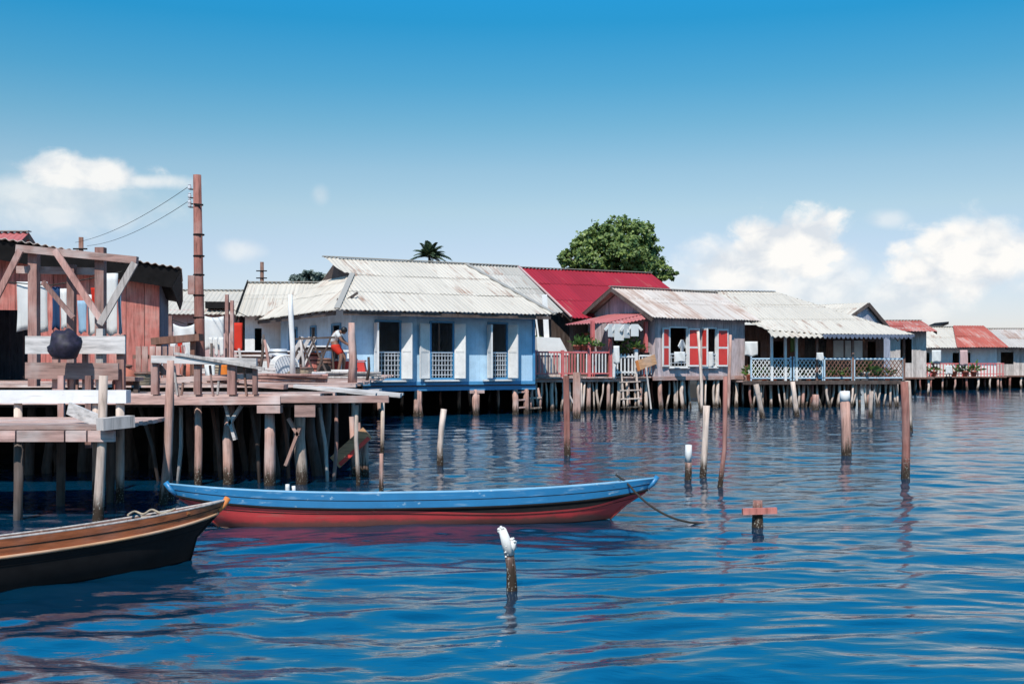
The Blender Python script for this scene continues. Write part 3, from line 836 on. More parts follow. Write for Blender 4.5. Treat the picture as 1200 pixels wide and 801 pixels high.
for px in (881, 890, 908, 932, 946, 957, 975, 987, 1001, 1013, 1022, 1037, 1047, 1056):
    pile(vh, vl(px), .2 + rng.uniform(-.1, .4), VZ - .06, ('pile', 'pilepink', 'pile', 'pilered')[rng.randrange(4)], .06, .16)
bleached(vh, vl, (885, 896, 902, 914, 920, 927, 938, 951, 963, 969, 981, 993, 1007, 1017, 1029, 1034, 1042, 1052), VZ - .06, .2)
piles(vh, (.2, 1.6, 3.2, 4.8, 6.4, 7.3), (2.5, 5, 7.5), VZ - .06)

# ---- grey gabled house behind the veranda house
gg = thing('gabled_house', 'house behind the veranda with grey boarded gable end facing right', 'house', (WX(1015, 54), 54, 0), R(-50))
tpl = lambda y: (4.8 - abs(y) * (.43 if y < 0 else .62))
mb = MB(); boards(mb, -2.0, 2.2, 1.2, 9, (), -.06, .03, .17, .005, 'y', tpl)
mb.build('gable_wall', M['gable'], gg)
mb = MB(); boards(mb, -3.4, -.08, 1.2, 3.85, (), -1.95, .03, .2, .004); boards(mb, -3.4, -.08, 1.2, 3.3, (), 2.15, .03, .2, .004); boards(mb, -1.9, 2.1, 1.2, 9, (), -3.4, .03, .2, .004, 'y', tpl)
mb.build('wall', M['greyz'], gg)
mb = MB()
corr(mb, [(-3.6, -2.4, 3.88), (.12, -2.4, 3.88), (.12, 0, 4.92), (-3.6, 0, 4.92)], (1, 0, 0), .17, .017, 3, seed=61)
corr(mb, [(-3.6, 2.6, 3.3), (.12, 2.6, 3.3), (.12, 0, 4.92), (-3.6, 0, 4.92)], (1, 0, 0), .17, .017, 3, seed=62)
r_ = mb.build('roof', M['tin'], gg, solid=.012)
MB().beam((.13, -2.45, 3.78), (.13, 0, 4.84), .05, .16).build('barge_board', M['dark'], r_); MB().beam((.13, 2.7, 3.16), (.13, 0.02, 4.84), .05, .2).build('barge_board', M['dark'], r_)
mb = MB(); plankfloor(mb, -3.5, -.3, -2, 2.2, 1.2, .06, .2); mb.build('floor', M['brown'], gg)
piles(gg, (-3.2, -2, -.6), (-1.8, 0, 2), 1.15)

# ---- far houses at the right
def far_house(name, label, px, Z, yaw, wdt, dep, fz, wallz, ez, zr, mat_w, mat_r, win=(), ovf=.9, seedx=0, hip=False):
    o = thing(name, label, 'house', (WX(px, Z), Z, 0), R(yaw))
    mb = MB(); boards(mb, 0, wdt, fz, ez + .25, [(a, b, fz + .9, ez - .35) for a, b in win], 0, .03, .2, .004)
    tp = roof_top(-ovf, ez, dep + ovf, ez, dep / 2, zr)
    boards(mb, .04, dep - .04, fz, ez + .25, (), 0, .03, .2, .004, 'y', tp); boards(mb, .04, dep - .04, fz, ez + .25, (), wdt - .03, .03, .2, .004, 'y', tp)
    boards(mb, 0, wdt, fz, ez + .2, (), dep - .03, .03, .2, .004)
    mb.build('wall', M[mat_w], o)
    mb = MB(); plankfloor(mb, -.1, wdt + .1, -1.3, dep, fz, .08, .25); mb.build('floor', M['brown'], o)
    gable_roof(o, 0, wdt, -ovf, dep + ovf, ez, ez, dep / 2, zr, mat_r, .4, .2, seed=seedx)
    dark_backing(o, 0, wdt, dep * .6, fz - .1)
    n = int(wdt / .8)
    for i in range(n): pile(o, .3 + i * (wdt - .5) / (n - 1), -1.1 + rng.uniform(-.1, .1), fz - .05, ('pile', 'pilepink', 'pilered')[rng.randrange(3)], .07, .15)
    piles(o, [.3 + i * (wdt - .5) / 4 for i in range(5)], (1.5, 4), fz - .05)
    return o
fr1 = far_house('far_red_house', 'small distant house with rusty red roof beside the grey gable', 1040, 70, -4, 2.4, 5, 1.1, 3, 3.95, 4.75, 'greyz', 'tinrr', ((.8, 1.5),), seedx=71)
FX = 1066
fr2 = far_house('far_white_house', 'distant white walled house with half white half red roof at far right', FX, 82, 3, 6.6, 6, 1.0, 3, 3.1, 4.75, 'white', 'tin', ((1.0, 1.5), (3.25, 3.75), (4.2, 4.6)), seedx=72)
mb = MB(); corr(mb, [(3.1, -1.02, 3.12), (7.05, -1.02, 3.12), (7.05, 2.9, 4.86), (4.6, 2.9, 4.86)], (1, 0, 0), .2, .022, 2, seed=74); mb.build('red_roof_sheets', M['tinrr'], fr2)
mb = MB(); mb.beam((.6, -1.1, 1.95), (6.6, -1.1, 1.95), .06, .08); mb.beam((.6, -1.1, 1.2), (6.6, -1.1, 1.2), .05, .06)
for i in range(26): mb.bx(.6 + i * .235, .67 + i * .235, -1.12, -1.09, 1.0, 1.95)
mb.build('railing', M['railred'], fr2)
far_house('edge_house', 'distant grey shed with rusty roof beyond the white walled house', 1158, 88, 0, 7, 6, 1.0, 3, 3.2, 4.8, 'greyz', 'tinrust', ((1, 2), (4, 5)), seedx=76)
hs = thing('roof_shed', 'low shed with black tarred roof behind the white and red roof', 'shed', (WX(1083, 90), 90, 0), R(0))
MB().prism([(0, 0, 4.35), (2.0, 0, 5.15), (2.0, 3, 5.15), (0, 3, 4.35)], (0, 0, .2)).build('roof', M['black'], hs)
mb = MB(); boards(mb, 0.1, 1.9, .9, 4.3, (), .2, .03, .25); boards(mb, .3, 2.9, .9, 4.3, (), .1, .03, .25, .006, 'y'); boards(mb, .3, 2.9, .9, 4.6, (), 1.85, .03, .25, .006, 'y'); mb.build('wall', M['dark'], hs)
piles(hs, (.3, 1.7), (.4, 2.6), 1.2)

# ---- houses behind the dock, left
hb = far_house('back_house', 'pale tin roofed house behind the utility pole and washing line', 196, 50, 4, 3.2, 6, 1.5, 3, 4.15, 5.45, 'cpink', 'tin', ((.9, 1.5),), .6, 81)
MB().bx(1.75, 2.75, -.35, .55, 4.45, 4.75).build('dark_hole', M['black'], hb)  # black box standing in for a dark hole in the roof
wh = thing('white_wing_house', 'white walled cottage with a dark gable end left of the blue house', 'house', (WX(287, 48.2), 48.2, 0), R(3))
tp = roof_top(-.7, 4.0, 5, 4.0, 2.0, 5.62)
mb = MB(); boards(mb, 0, 3.8, 1.5, 4.25, ((.42, .72, 2.2, 3.5),), 0, .03, .2, .003); boards(mb, 0, 3.8, 1.5, 4.2, (), 4.4, .03, .2, .003); boards(mb, .04, 4.4, 1.5, 4.2, (), 3.77, .03, .2, .003, 'y')
mb.build('wall', M['white'], wh)
mb = MB(); boards(mb, .04, 4.4, 1.5, 4.2, (), 0, .03, .2, .003, 'y', tp); mb.build('gable_wall', M['dark'], wh)
gable_roof(wh, 0, 3.8, -.7, 5, 4.0, 4.0, 2.0, 5.62, 'tin', .25, .19, seed=91)
mb = MB(); mb.prism([(-.27, -.75, 3.7), (-.27, -.6, 4.25), (-.27, 2.0, 5.75), (-.27, 2.0, 5.1)], (.05, 0, 0)); mb.build('barge_board', M['black'], wh)
mb = MB(); plankfloor(mb, -.1, 3.8, -.2, 4.4, 1.5, .06, .2); mb.build('floor', M['brown'], wh)
piles(wh, (.2, 1.8, 3.4), (.3, 2.4, 4.2), 1.45)
rb = far_house('rust_roof_house', 'house with rusty red and white roof corner showing above the plank shack', -95, 33, 0, 2.0, 4, 1.5, 3, 4.85, 6.1, 'redwall', 'tinstripe', (), .2, 95)
far_house('hidden_back_house', 'grey tin roof rising behind the white cottage left of the blue roof', 322, 60, -4, 3.0, 6, 1.5, 3, 4.6, 6.35, 'greyz', 'tin2', (), .6, 97)

# ---- dark muddy bank added behind the houses to block bright horizon under their floors
path = [(-120, 64), (-40, 62), (-9, 58), (2, 60), (12, 63), (22, 68), (30, 93), (44, 100), (70, 118), (140, 190), (400, 420)]
vs = []; fs = []
for i, (x, y) in enumerate(path):
    for k, (d, z) in enumerate(((0, -.6), (2.0, .75), (6, 1.0), (40, 1.3), (300, 1.0))): vs.append((x + d * (-.25 if x < 25 else -.8) * (d > 0), y + d * .95, z + .06 * math.sin(i * 2 + k)))
for i in range(len(path) - 1):
    for k in range(4): a = i * 5 + k; fs.append((a, a + 5, a + 6, a + 1))
o = MB().add(vs, fs).build('backing_bank', M['mud'], None, True); o['kind'] = 'structure'
# ------------------------------------------------------------------ plank shack, left
SO = (WX(187, 26), 26.0); SY = R(14)
sh = thing('plank_shack', 'red washed plank shack with deep dark roof overhang beside the utility pole', 'shack', (SO[0], SO[1], 0), SY)
def stop(x, off=0): return 4.02 - x * .15 + off
mb = MB(); boards(mb, -6.5, 0, DZ, 9, ((-4.3, -2.6, DZ, 3.2),), 0, .03, .42, .012, top=lambda x: stop(x)); mb.build('front_wall', M['redwall'], sh)
mb = MB(); boards(mb, .04, 3.6, DZ, 9, (), -.03, .03, .3, .006, 'y', top=lambda y: 3.9 - y * .1); boards(mb, .04, 3.6, DZ, 9, (), -6.5, .03, .3, .006, 'y', top=lambda y: 4.7 - y * .1); boards(mb, -6.5, 0, DZ, 9, (), 3.6, .03, .3, .006, top=lambda x: stop(x))
mb.build('side_wall', M['bluegrey'], sh)  # shade of this side is put into the blue grey colour
mb = MB(); 
def rp(x, y): return V((x, y, 4.12 - x * .15 - y * .12))
mb.prism([rp(-7, -.42), rp(.45, -.42), rp(.30, 3.8), rp(-7, 3.8)], (0, 0, .035))
r_ = mb.build('roof_boards', M['black'], sh)
mb = MB(); corr(mb, [rp(-7, -.52) + V((0, 0, .08)), rp(.52, -.50) + V((0, 0, .08)), rp(.36, 3.9) + V((0, 0, .08)), rp(-7, 3.9) + V((0, 0, .08))], (1, 0, 0), .17, .022, 2.2)
mb.build('roof_sheets', M['tinrust'], r_, solid=.012)
mb = MB()
for x in np.arange(-6.5, .4, .75): mb.beam(rp(x, -.4) - V((0, 0, .06)), rp(x, .4) - V((0, 0, .06)), .06, .1)
mb.prism([rp(-7, -.44) + V((0, 0, .05)), rp(.50, -.44) + V((0, 0, .05)), rp(.40, -.36) + V((-.12, 0, -.36)), rp(-7, -.36) + V((0, 0, -.36))], (0, .03, 0))
mb.prism([rp(.50, -.42) + V((0, 0, .05)), rp(.36, 3.8) + V((0, 0, .05)), rp(.3, 3.8) + V((0, 0, -.2)), rp(.40, -.36) + V((-.1, 0, -.36))], (-.03, 0, 0))
mb.build('rafter', M['black'], r_)
# porch frame in front of the shack
pf = thing('timber_scaffold', 'timber frame with crossed braces standing before the plank shack', 'frame', (WX(118, 20), 20, 0), 0)
def pfp(px, py, Z=20.): return V((WX(px, Z) - WX(118, 20), Z - 20, WZ(py, Z)))
for px, y0, wd in ((118, 290, .16), (84, 310, .13), (40, 292, .16)):
    a, b = pfp(px, y0), pfp(px, 400); b.z = DZ
    MB().beam(b, a, wd, wd, up=V((0, 1, 0))).build('post', M['pink'], pf)
MB().beam(pfp(20, 291, 19.85), pfp(161, 305, 19.85), .13, .13).build('top_beam', M['pinkx'], pf)
MB().beam(pfp(20, 316, 20.1), pfp(114, 318, 20.1), .08, .13).build('cross_beam', M['pinkx'], pf)
for jb, (a, b, wd) in enumerate((((64, 293), (122, 380), .11), ((158, 308), (117, 380), .12), ((50, 330), (86, 372), .08), ((24, 293), (-20, 380), .11))):
    MB().beam(pfp(*a, 19.72 - .07 * (jb == 1)), pfp(*b, 19.72 - .07 * (jb == 1)), .05, wd, up=V((0, 0, 1))).build('brace', M['greyz' if wd == .12 else 'pink'], pf)

def hang(name, label, cat, px0, px1, py0, py1, Z, mat, sag=0., group='washing hung out to dry', wav=.05, taper=0.):
    """one hanging cloth with folds"""
    x0, x1 = WX(px0, Z), WX(px1, Z); z1, z0 = WZ(py0, Z), WZ(py1, Z)
    cx = (x0 + x1) / 2; mb = MB(); nx, nz = max(6, int((x1 - x0) / .06)), 8
    ph = rng.random() * 6; vs = []; fs = []
    for j in range(nz + 1):
        v = j / nz
        for i in range(nx + 1):
            u = i / nx
            k = 1 - taper * (1 - v)
            vs.append(((x0 - cx + (x1 - x0) * u) * k, wav * v ** .0 * math.sin(u * (x1 - x0) * 14 + ph + v) * (1.1 - v) + .02 * math.sin(9 * u + 5 * v), (z0 + (z1 - z0) * v) - z1 - sag * 4 * u * (1 - u) * v + .03 * math.sin(7 * u + ph) * (1 - v)))
    for j in range(nz):
        for i in range(nx):
            a = j * (nx + 1) + i; fs.append((a, a + 1, a + nx + 2, a + nx + 1))
    mb.add(vs, fs)
    o = mb.build(name, M[mat], None, True, (cx, Z, z1), solid=.008)
    return tagp(o, label, cat, group)
def line(name, label, pts, r=.012, mat='ropedark', cat='line'):
    o0 = V(pts[0]); out = []
    for a, b in zip(pts[:-1], pts[1:]):
        a, b = V(a), V(b)
        for i in range(10):
            u = i / 10; p = a.lerp(b, u); p.z -= .03 * (b - a).length * 4 * u * (1 - u) * .4; out.append(p - o0)
    out.append(V(pts[-1]) - o0)
    return tagp(MB().tube(out, r, 5).build(name, M[mat], None, True, o0), label, cat)
hang('bed_sheet', 'large white sheet hung between the red shack post and the slanted brace', 'sheet', 121, 138, 320, 392, 21.5, 'cwhite')
hang('towel', 'pale blue towel hung beside the large white sheet at the shack', 'towel', 138, 142, 340, 392, 21.6, 'cblue')
hang('curtain', 'white cloth hung behind the crossed braces of the shack porch', 'cloth', 103, 117, 345, 392, 21.5, 'cwhite')
hang('towel', 'blue towel hung low between the two shack porch posts', 'towel', 91, 102, 352, 390, 21.4, 'cblue')
hang('shirt', 'small red shirt hung beside the tall shack porch post', 'shirt', 107, 112, 337, 356, 21.2, 'cred')
hang('curtain', 'pale cloth hung at left edge of the shack porch', 'cloth', 71, 79, 338, 385, 21.5, 'cwhite')
hang('curtain', 'dark navy cloth hung left of the shack porch post', 'cloth', 62, 70, 336, 385, 21.6, 'cnavy')
hang('sheet', 'white sheet hung outermost at the left of the shack porch', 'sheet', 20, 55, 330, 388, 21.6, 'cwhite')
line('clothes_line', 'rope washing line across the shack porch', [(WX(-10, 21.55), 21.55, WZ(328, 21.55)), (WX(60, 21.55), 21.55, WZ(334, 21.55)), (WX(143, 21.55), 21.55, WZ(318, 21.55))])
bd = MB(); bd.lathe([(.05, 0), (.2, .01), (.26, .05), (.30, .12), (.315, .19), (.30, .26), (.28, .32), (.23, .38), (.16, .43), (.08, .465), (.0, .475)], n=30, sx=.82, sy=.7)
for v in range(len(bd.v)):
    x, y, z = bd.v[v]; k = 1 + .22 * mnoise.noise(V((x * 4.5, y * 4.5, z * 6))) - .10 * abs(mnoise.noise(V((x * 11 + 3, y * 11, z * 5)))); bd.v[v] = (x * k, y * k, z * k)
o = bd.build('tarpaulin_bundle', M['cpurple'], None, True, (WX(76, 17.75), 17.75, WZ(421, 17.75))); tagp(o, 'dark purple bundle resting on the shack railing', 'bundle')
# screens and railings before the shack
def railthing(name, label, Z, parts, cat='railing', zfoot=None):
    """parts: (kind, px0, py0, px1, py1, w, h, mat): planks seen between two picture points at distance Z"""
    x0 = WX(parts[0][1], Z); o = thing(name, label, cat, (x0, Z, 0))
    for k, (nm, a, b, c, d, wd, h, mat, dz) in enumerate(parts):
        Zk = Z + dz
        MB().beam((WX(a, Zk) - x0, dz, WZ(b, Zk)), (WX(c, Zk) - x0, dz, WZ(d, Zk)), wd, h, up=V((0, 0, 1)) if abs(a - c) > abs(b - d) * .3 else V((0, 1, 0))).build(nm, M[mat], o)
    return o
railthing('plank_screen', 'grey boarded rail with pink plank below in front of the shack porch', 18.2, [
    ('board', 30, 404, 147, 404, .04, .29, 'grey', 0), ('board', 30, 434, 139, 435, .05, .27, 'pinkx', -.05),
    ('post', 118, 385, 118, 464, .11, .11, 'greyz', .1), ('post', 66, 410, 66, 464, .1, .1, 'pink', .1), ('post', 100, 395, 100, 464, .08, .08, 'pink', .15), ('post', 142, 392, 142, 464, .12, .1, 'pink', .1), ('post', 85, 425, 85, 464, .07, .07, 'pink', .15)])
railthing('low_bench', 'low pinkish bench plank beside the shack corner', 19.0, [
    ('seat', 128, 443, 165, 444, .3, .07, 'pinkx', 0), ('leg', 135, 446, 135, 462, .08, .08, 'dark', 0), ('leg', 160, 446, 160, 462, .08, .08, 'dark', 0)], 'bench')

# ------------------------------------------------------------------ the dock
dk = thing('main_dock', 'long weathered plank dock on piles running in front of the shack', 'dock', (0, 18, 0))
mb = MB(); plankfloor(mb, -20, -3.15, 0, 1.6, DF, .05, .19, ragged=.12); mb.build('deck', M['decky'], dk)
mb = MB()
y = 3.2
while y < 21.5:
    xr = -3.2 - (y - 5.5) * .065; b = y + .2; mb.bx(-20, xr + rng.uniform(-.1, .1), y, b - .012, DZ - .05 + rng.uniform(-.01, .01), DZ + rng.uniform(-.01, .01)); y = b
y = 21.5
while y < 29:
    xr = -5.95 - (y - 21.5) * .532; b = y + .2; mb.bx(-20, xr - .15, y, b - .012, DZ - .05, DZ + rng.uniform(-.01, .01)); y = b
mb.build('rear_deck', M['decky'], dk)
mb = MB(); mb.beam((-20, -.05, DF - .10), (WX(210, 18), -.05, DF - .09), .1, .14); mb.beam((WX(205, 18), -.07, DF - .105), (WX(330, 18), -.07, DF - .09), .1, .13); mb.beam((WX(330, 18), -.05, DF - .08), (WX(456, 18), -.04, DF - .075), .09, .11); mb.build('edge_beam', M['pinkx'], dk)
mb = MB(); mb.beam((-20, .6, DF - .15), (-3.2, .6, DF - .15), .12, .16); mb.beam((-20, 3.4, DZ - .15), (-3.2, 3.4, DZ - .15), .12, .16); mb.beam((-20, 8, DZ - .15), (-3.5, 8, DZ - .15), .12, .16); mb.build('deck_beam', M['dark'], dk)
mb = MB(); plankfloor(mb, -20, -3.3, 1.5, 3.5, DF - .14, .04, .3, gap=.003); mb.build('shade_planks', M['black'], dk)  # added black planks: keep sun out of the deck gap and darken it
def dpile(px, Z, r, mat, ztop=DF - .18, lean=.1): return pile(dk, WX(px, Z), Z - 18, ztop, mat, r, lean)
dpile(316, 18.15, .095, 'pilepink', DF - .17, .02); dpile(232, 18.2, .06, 'pilepink', DF - .17, .02); dpile(270, 18.4, .07, 'pilepink'); dpile(352, 18.5, .09, 'pile'); dpile(418, 18.1, .045, 'pile', lean=.02)
for i in range(20): dpile(40 + i * 17.5 + rng.uniform(-9, 9), 19.5 + rng.uniform(0, 1.6), .075, 'dark', lean=.2)  # dark wood puts the under-dock shade into these inner piles
mb = MB(); boards(mb, -20, -3.6, -.5, DZ - .1, (), 6.5, .04, .4, .0, jit=.03); mb.build('shade_backing', M['black'], dk)  # added black backing, stands in for the deep shade below the dock
for yy in (4.5, 7, 10, 13.5, 17): 
    for xx in np.arange(-16, -3.6, 1.5): pile(dk, xx + rng.uniform(-.4, .4) - (.5 if yy > 12 else 0), yy + rng.uniform(-.4, .4), DZ - .18, 'dark', .075, .15)  # rear piles dark as well, under-deck shade put into their colour
MB().bx(WX(303, 18) , WX(330, 18), -.12, .1, DF - .30, DF - .175).build('pile_cap', M['pinkx'], dk)
MB().bx(WX(347, 18), WX(371, 18), -.13, -.1, DF - .36, DF - .17).build('fascia_board', M['pinkx'], dk)
for a, b in (((264, 472), (276, 515)), ((283, 475), (268, 498)), ((352, 500), (335, 545)), ((338, 490), (350, 510))):
    MB().beam((WX(a[0], 18.3), .3, WZ(a[1], 18.3)), (WX(b[0], 18.3), .3, WZ(b[1], 18.3)), .05, .13, up=V((0, 1, 0))).build('hanging_brace', M['pilepink' if a[0] > 300 else 'grey'], dk)
for a, b, m_ in (((160, 480), (188, 552), 'dark'), ((212, 478), (204, 560), 'greyz'), ((246, 476), (258, 548), 'brown'), ((292, 478), (304, 556), 'dark'), ((328, 476), (338, 540), 'brown'), ((372, 474), (384, 548), 'greyz'), ((394, 472), (388, 540), 'pink')):
    Z_ = 18.5 + rng.uniform(0, .6); MB().tube([(WX(a[0], Z_), Z_ - 18, DF - .06), (WX((a[0] + b[0]) / 2 + 3, Z_), Z_ - 17.95, .6), (WX(b[0], Z_), Z_ - 17.9, -.4)], [.03, .034, .03], 7, rough=.15).build('thin_pile', M[m_], dk, True)
# planks stacked at the end of the dock
def plankthing(name, label, pts, Z, w, h, mat, cat='plank', group=None, dz=0):
    (a, b), (c, d) = pts; p0 = W(a, b, Z); p1 = W(c, d, Z + dz)
    return tagp(MB().beam(V((0, 0, 0)), p1 - p0, w, h).build(name, M[mat], None, False, p0), label, cat, group)
plankthing('loose_plank', 'long pale plank lying along the dock edge below the brown post', ((345, 452), (441, 462)), 18.25, .22, .05, 'grey')
plankthing('loose_plank', 'pale plank jutting past the dock end toward the blue house', ((374, 454.5), (470, 463)), 18.6, .3, .07, 'grey')
plankthing('loose_plank', 'pinkish plank lying on dock right of the rail', ((283, 449), (335, 453)), 19.5, .4, .08, 'pinkx')
jt = thing('plank_jetty', 'thin plank jetty on slender posts below the blue house corner', 'jetty', (WX(420, 24), 24, 0))
def jx(px, Z): return WX(px, Z) - WX(420, 24)
MB().beam((jx(395, 24), 0, 1.38), (jx(446, 24), 0, 1.40), .5, .06).build('plank', M['grey'], jt)
MB().beam((jx(418, 24), .5, 1.33), (jx(470, 24), .5, 1.31), .25, .05).build('plank', M['grey'], jt)
for px in (447, 412): MB().tube([(jx(px, 24), .1, -.6), (jx(px, 24) + .02, .1, 1.3)], .045, 7, rough=.1).build('leg', M['pile'], jt, True)

# rail with posts on the dock
rl = railthing('dock_rail', 'weathered rail of pale planks on posts along the dock edge', 17.95, [
    ('top_plank', 178, 420.5, 301, 424, .09, .12, 'grey', -.06), ('post', 182, 424, 182, 462, .11, .11, 'pink', 0), ('post', 232, 424, 232, 462, .1, .12, 'pink', .02), ('post', 272, 424, 272, 462, .13, .12, 'pink', 0), ('post', 299, 425, 299, 462, .07, .09, 'pink', 0),
    ('lower_plank', 184, 446, 300, 440, .04, .09, 'pinkx', .05), ('slat', 204, 428, 208, 463, .03, .05, 'greyz', .03), ('slat', 217, 428, 213, 462, .03, .04, 'brown', .06), ('slat', 246, 428, 250, 464, .03, .05, 'pink', .04), ('slat', 258, 427, 255, 462, .03, .04, 'greyz', .06), ('slat', 286, 427, 289, 463, .03, .05, 'brown', .03), ('rough_pole', 172, 436, 296, 452, .04, .04, 'brown', .12), ('rough_pole', 205, 414, 310, 432, .04, .045, 'greyz', -.12), ('brace', 186, 428, 212, 462, .05, .08, 'pink', .07)])
railthing('dark_plank_shelf', 'dark rough plank shelf on legs by the foot of utility pole', 22.5, [
    ('shelf', 180, 400, 236, 395, .35, .14, 'brown', 0), ('leg', 186, 400, 186, 448, .09, .09, 'brown', 0), ('leg', 226, 400, 226, 448, .09, .09, 'brown', 0)], 'shelf')
# mooring pole in front of the dock
def rawpole(name, label, pxb, pyb, pxt, pyt, wpx, mat, cat='post', bend=0., group='posts standing in the harbour', n=8, square=False, Z=None):
    Zb = Z or ZW(pyb); base = V((WX(pxb, Zb), Zb, 0)); r = wpx / F * Zb / 2
    top = V((WX(pxt, Zb) - base.x, 0, WZ(pyt, Zb)))
    mb = MB(); d = V((bend, 0, 0)); L = top.z
    pts = [top * (-.7 / L), V((0, 0, 0)), top * .35 + d, top * .7 + d * .6, top]
    if square: mb.tube(pts, [r * 1.35, r * 1.35, r * 1.3, r * 1.28, r * 1.25], 4, rough=.03)
    else: mb.tube(pts, [r * 1.12, r * 1.1, r * 1.04, r, r * .93], n, rough=.14)
    o = mb.build(name, M[mat], None, not square, base)
    if square: o.rotation_euler.z = R(38)
    return tagp(o, label, cat, group)
rawpole('mooring_pole', 'rough pinkish pole standing in front of the dock rail, taller of a lashed pair', 191, 590, 200, 422, 10, 'pilepink', bend=.03)
rawpole('mooring_pole', 'shorter dark pole lashed beside the tall pinkish pole in front of dock', 199, 585, 197, 470, 9, 'pilered', bend=-.03)
rawpole('mooring_pole', 'slim pole rising through the dock beside the utility pole', 231, 548, 230, 442, 7, 'pilepink')

# near platform at the left
np_ = thing('low_platform', 'low pinkish plank platform at the near left with white post', 'platform', (WX(118, 14), 14, 0))
def nx_(px, Z=14.): return WX(px, Z) - WX(118, 14)
PZ2 = WZ(497, 14.2)
mb = MB(); plankfloor(mb, -4.5, nx_(138), 0, 2.2, PZ2, .05, .2); mb.build('deck', M['decky'], np_)
for a, b in ((-60, 20), (22, 77), (79, 103), (105, 136)):
    MB().bx(nx_(a), nx_(b), -.06, -.01, WZ(517, 14), WZ(504, 14)).build('fascia_board', M['pinkx'], np_)
MB().beam((nx_(124), -.2, WZ(496, 14)), (nx_(149), .15, WZ(494, 14)), .16, .15).build('beam', M['greyz'], np_)
MB().beam((nx_(62), .5, WZ(478, 14.5)), (nx_(112), .25, WZ(495, 14.3)), .04, .16).build('slanted_board', M['grey'], np_)
MB().tube([(nx_(113), .02, -.7), (nx_(114), .02, 0), (nx_(118), .04, 1.0), (nx_(119), .06, WZ(440, 14))], [.075, .07, .06, .055], 8, rough=.08).build('leg', M['pile'], np_, True)
for px, Z in ((70, 15.6), (20, 14.2), (-40, 15), (128, 16)): MB().tube([(nx_(px, Z), Z - 14, -.7), (nx_(px, Z) + .03, Z - 14, PZ2 - .05)], .06, 8, rough=.1).build('leg', M['dark'], np_, True)
wb = thing('white_beam', 'broad white painted beam laid across posts above the low platform', 'beam', (WX(100, 16), 16, 0))
MB().bx(WX(-60, 16) - WX(100, 16), WX(150, 16) - WX(100, 16), -.08, .12, WZ(472, 16), WZ(457, 16)).build('beam', M['whitex'], wb)
for px in (20, 112, 140): MB().tube([(WX(px, 16) - WX(100, 16), .03, -.6), (WX(px, 16) - WX(100, 16), .03, WZ(472, 16))], .06, 8, rough=.1).build('leg', M['pile'], wb, True)
for k, (px, lab) in enumerate(((72, 'orange brown stake behind the white beam'), (104, 'reddish stake behind the white beam near the white post'))):
    o = MB().beam((0, 0, 0), (0, 0, WZ(440, 16.6) + .0 - PZ2 + .5), .09, .07, up=V((0, 1, 0))).build('stake', M['pink'], None, False, (WX(px, 16.8), 16.8, PZ2 - .5)); tagp(o, lab, 'stake')

# ------------------------------------------------------------------ utility poles
up = thing('utility_pole', 'tall rusty brown utility pole with insulators behind the dock rail', 'pole', (WX(235, 30), 30, 0))
ux = WX(231, 30) - WX(235, 30); uz = WZ(205, 30)
MB().tube([(.03, 0, -.5), (0, 0, 1.2), (ux * .5, 0, 4), (ux, 0, uz)], [.155, .15, .135, .11], 10, rough=.04).build('shaft', M['pilered'], up, True)
for py in (222, 232, 239, 243):
    z = WZ(py, 30); mb = MB(); mb.beam((ux, 0, z), (ux - .2, -.02, z), .03, .03)
    a = mb.build('insulator_bracket', M['black'], up)
    MB().lathe([(.02, -.01), (.05, .02), (.05, .07), (.03, .1), (.045, .12), (.0, .15)], (ux - .2, -.02, z), 8).build('insulator', M['galv'], a)
MB().beam((ux - .05, -.13, WZ(240, 30)), (ux + .2, -.13, WZ(241, 30)), .03, .05).build('insulator_bracket', M['black'], up)
MB().bx(-.3, -.12, -.16, .0, WZ(345, 30), WZ(323, 30)).build('meter_box', M['pink'], up)
mb = MB()
for py in (275, 300, 322, 346, 372): mb.lathe([(.15, -.02), (.16, 0), (.15, .02)], (ux * .5, 0, WZ(py, 30)), 10)
mb.build('band', M['black'], up)
def smallpole(label, px, pyt, Z, w):
    o = thing('utility_pole', label, 'pole', (WX(px, Z), Z, 0))
    MB().tube([(0, 0, -.5), (0, 0, WZ(pyt, Z))], [w, w * .8], 8).build('shaft', M['brown'], o, True)
    zt = WZ(pyt, Z)
    for k in (.5, .9): MB().beam((-.3, -.1, zt - k), (.3, -.1, zt - k), .05, .06).build('crossarm', M['black'], o)
    return zt
smallpole('short looking distant pole above the plank shack roof', 95, 278, 47, .13)
smallpole('distant dark pole above the white cottage roof', 307, 307, 62, .13)
for k, py in enumerate((222, 239)):
    p0 = V((WX(231, 30) - .2, 30, WZ(py, 30) + .1)); p1 = V((WX(95, 47) + (-.25, .25)[k], 47, WZ(284 + k * 4, 47)))
    pts = []
    for i in range(17):
        u = i / 16; p = p0.lerp(p1, u); p.z -= .5 * 4 * u * (1 - u) * .5; pts.append(p - p0)
    tagp(MB().tube(pts, .0075, 5).build('power_wire', M['black'], None, True, p0), ('upper power wire from the utility pole', 'lower power wire from the utility pole')[k], 'wire', 'power wires')

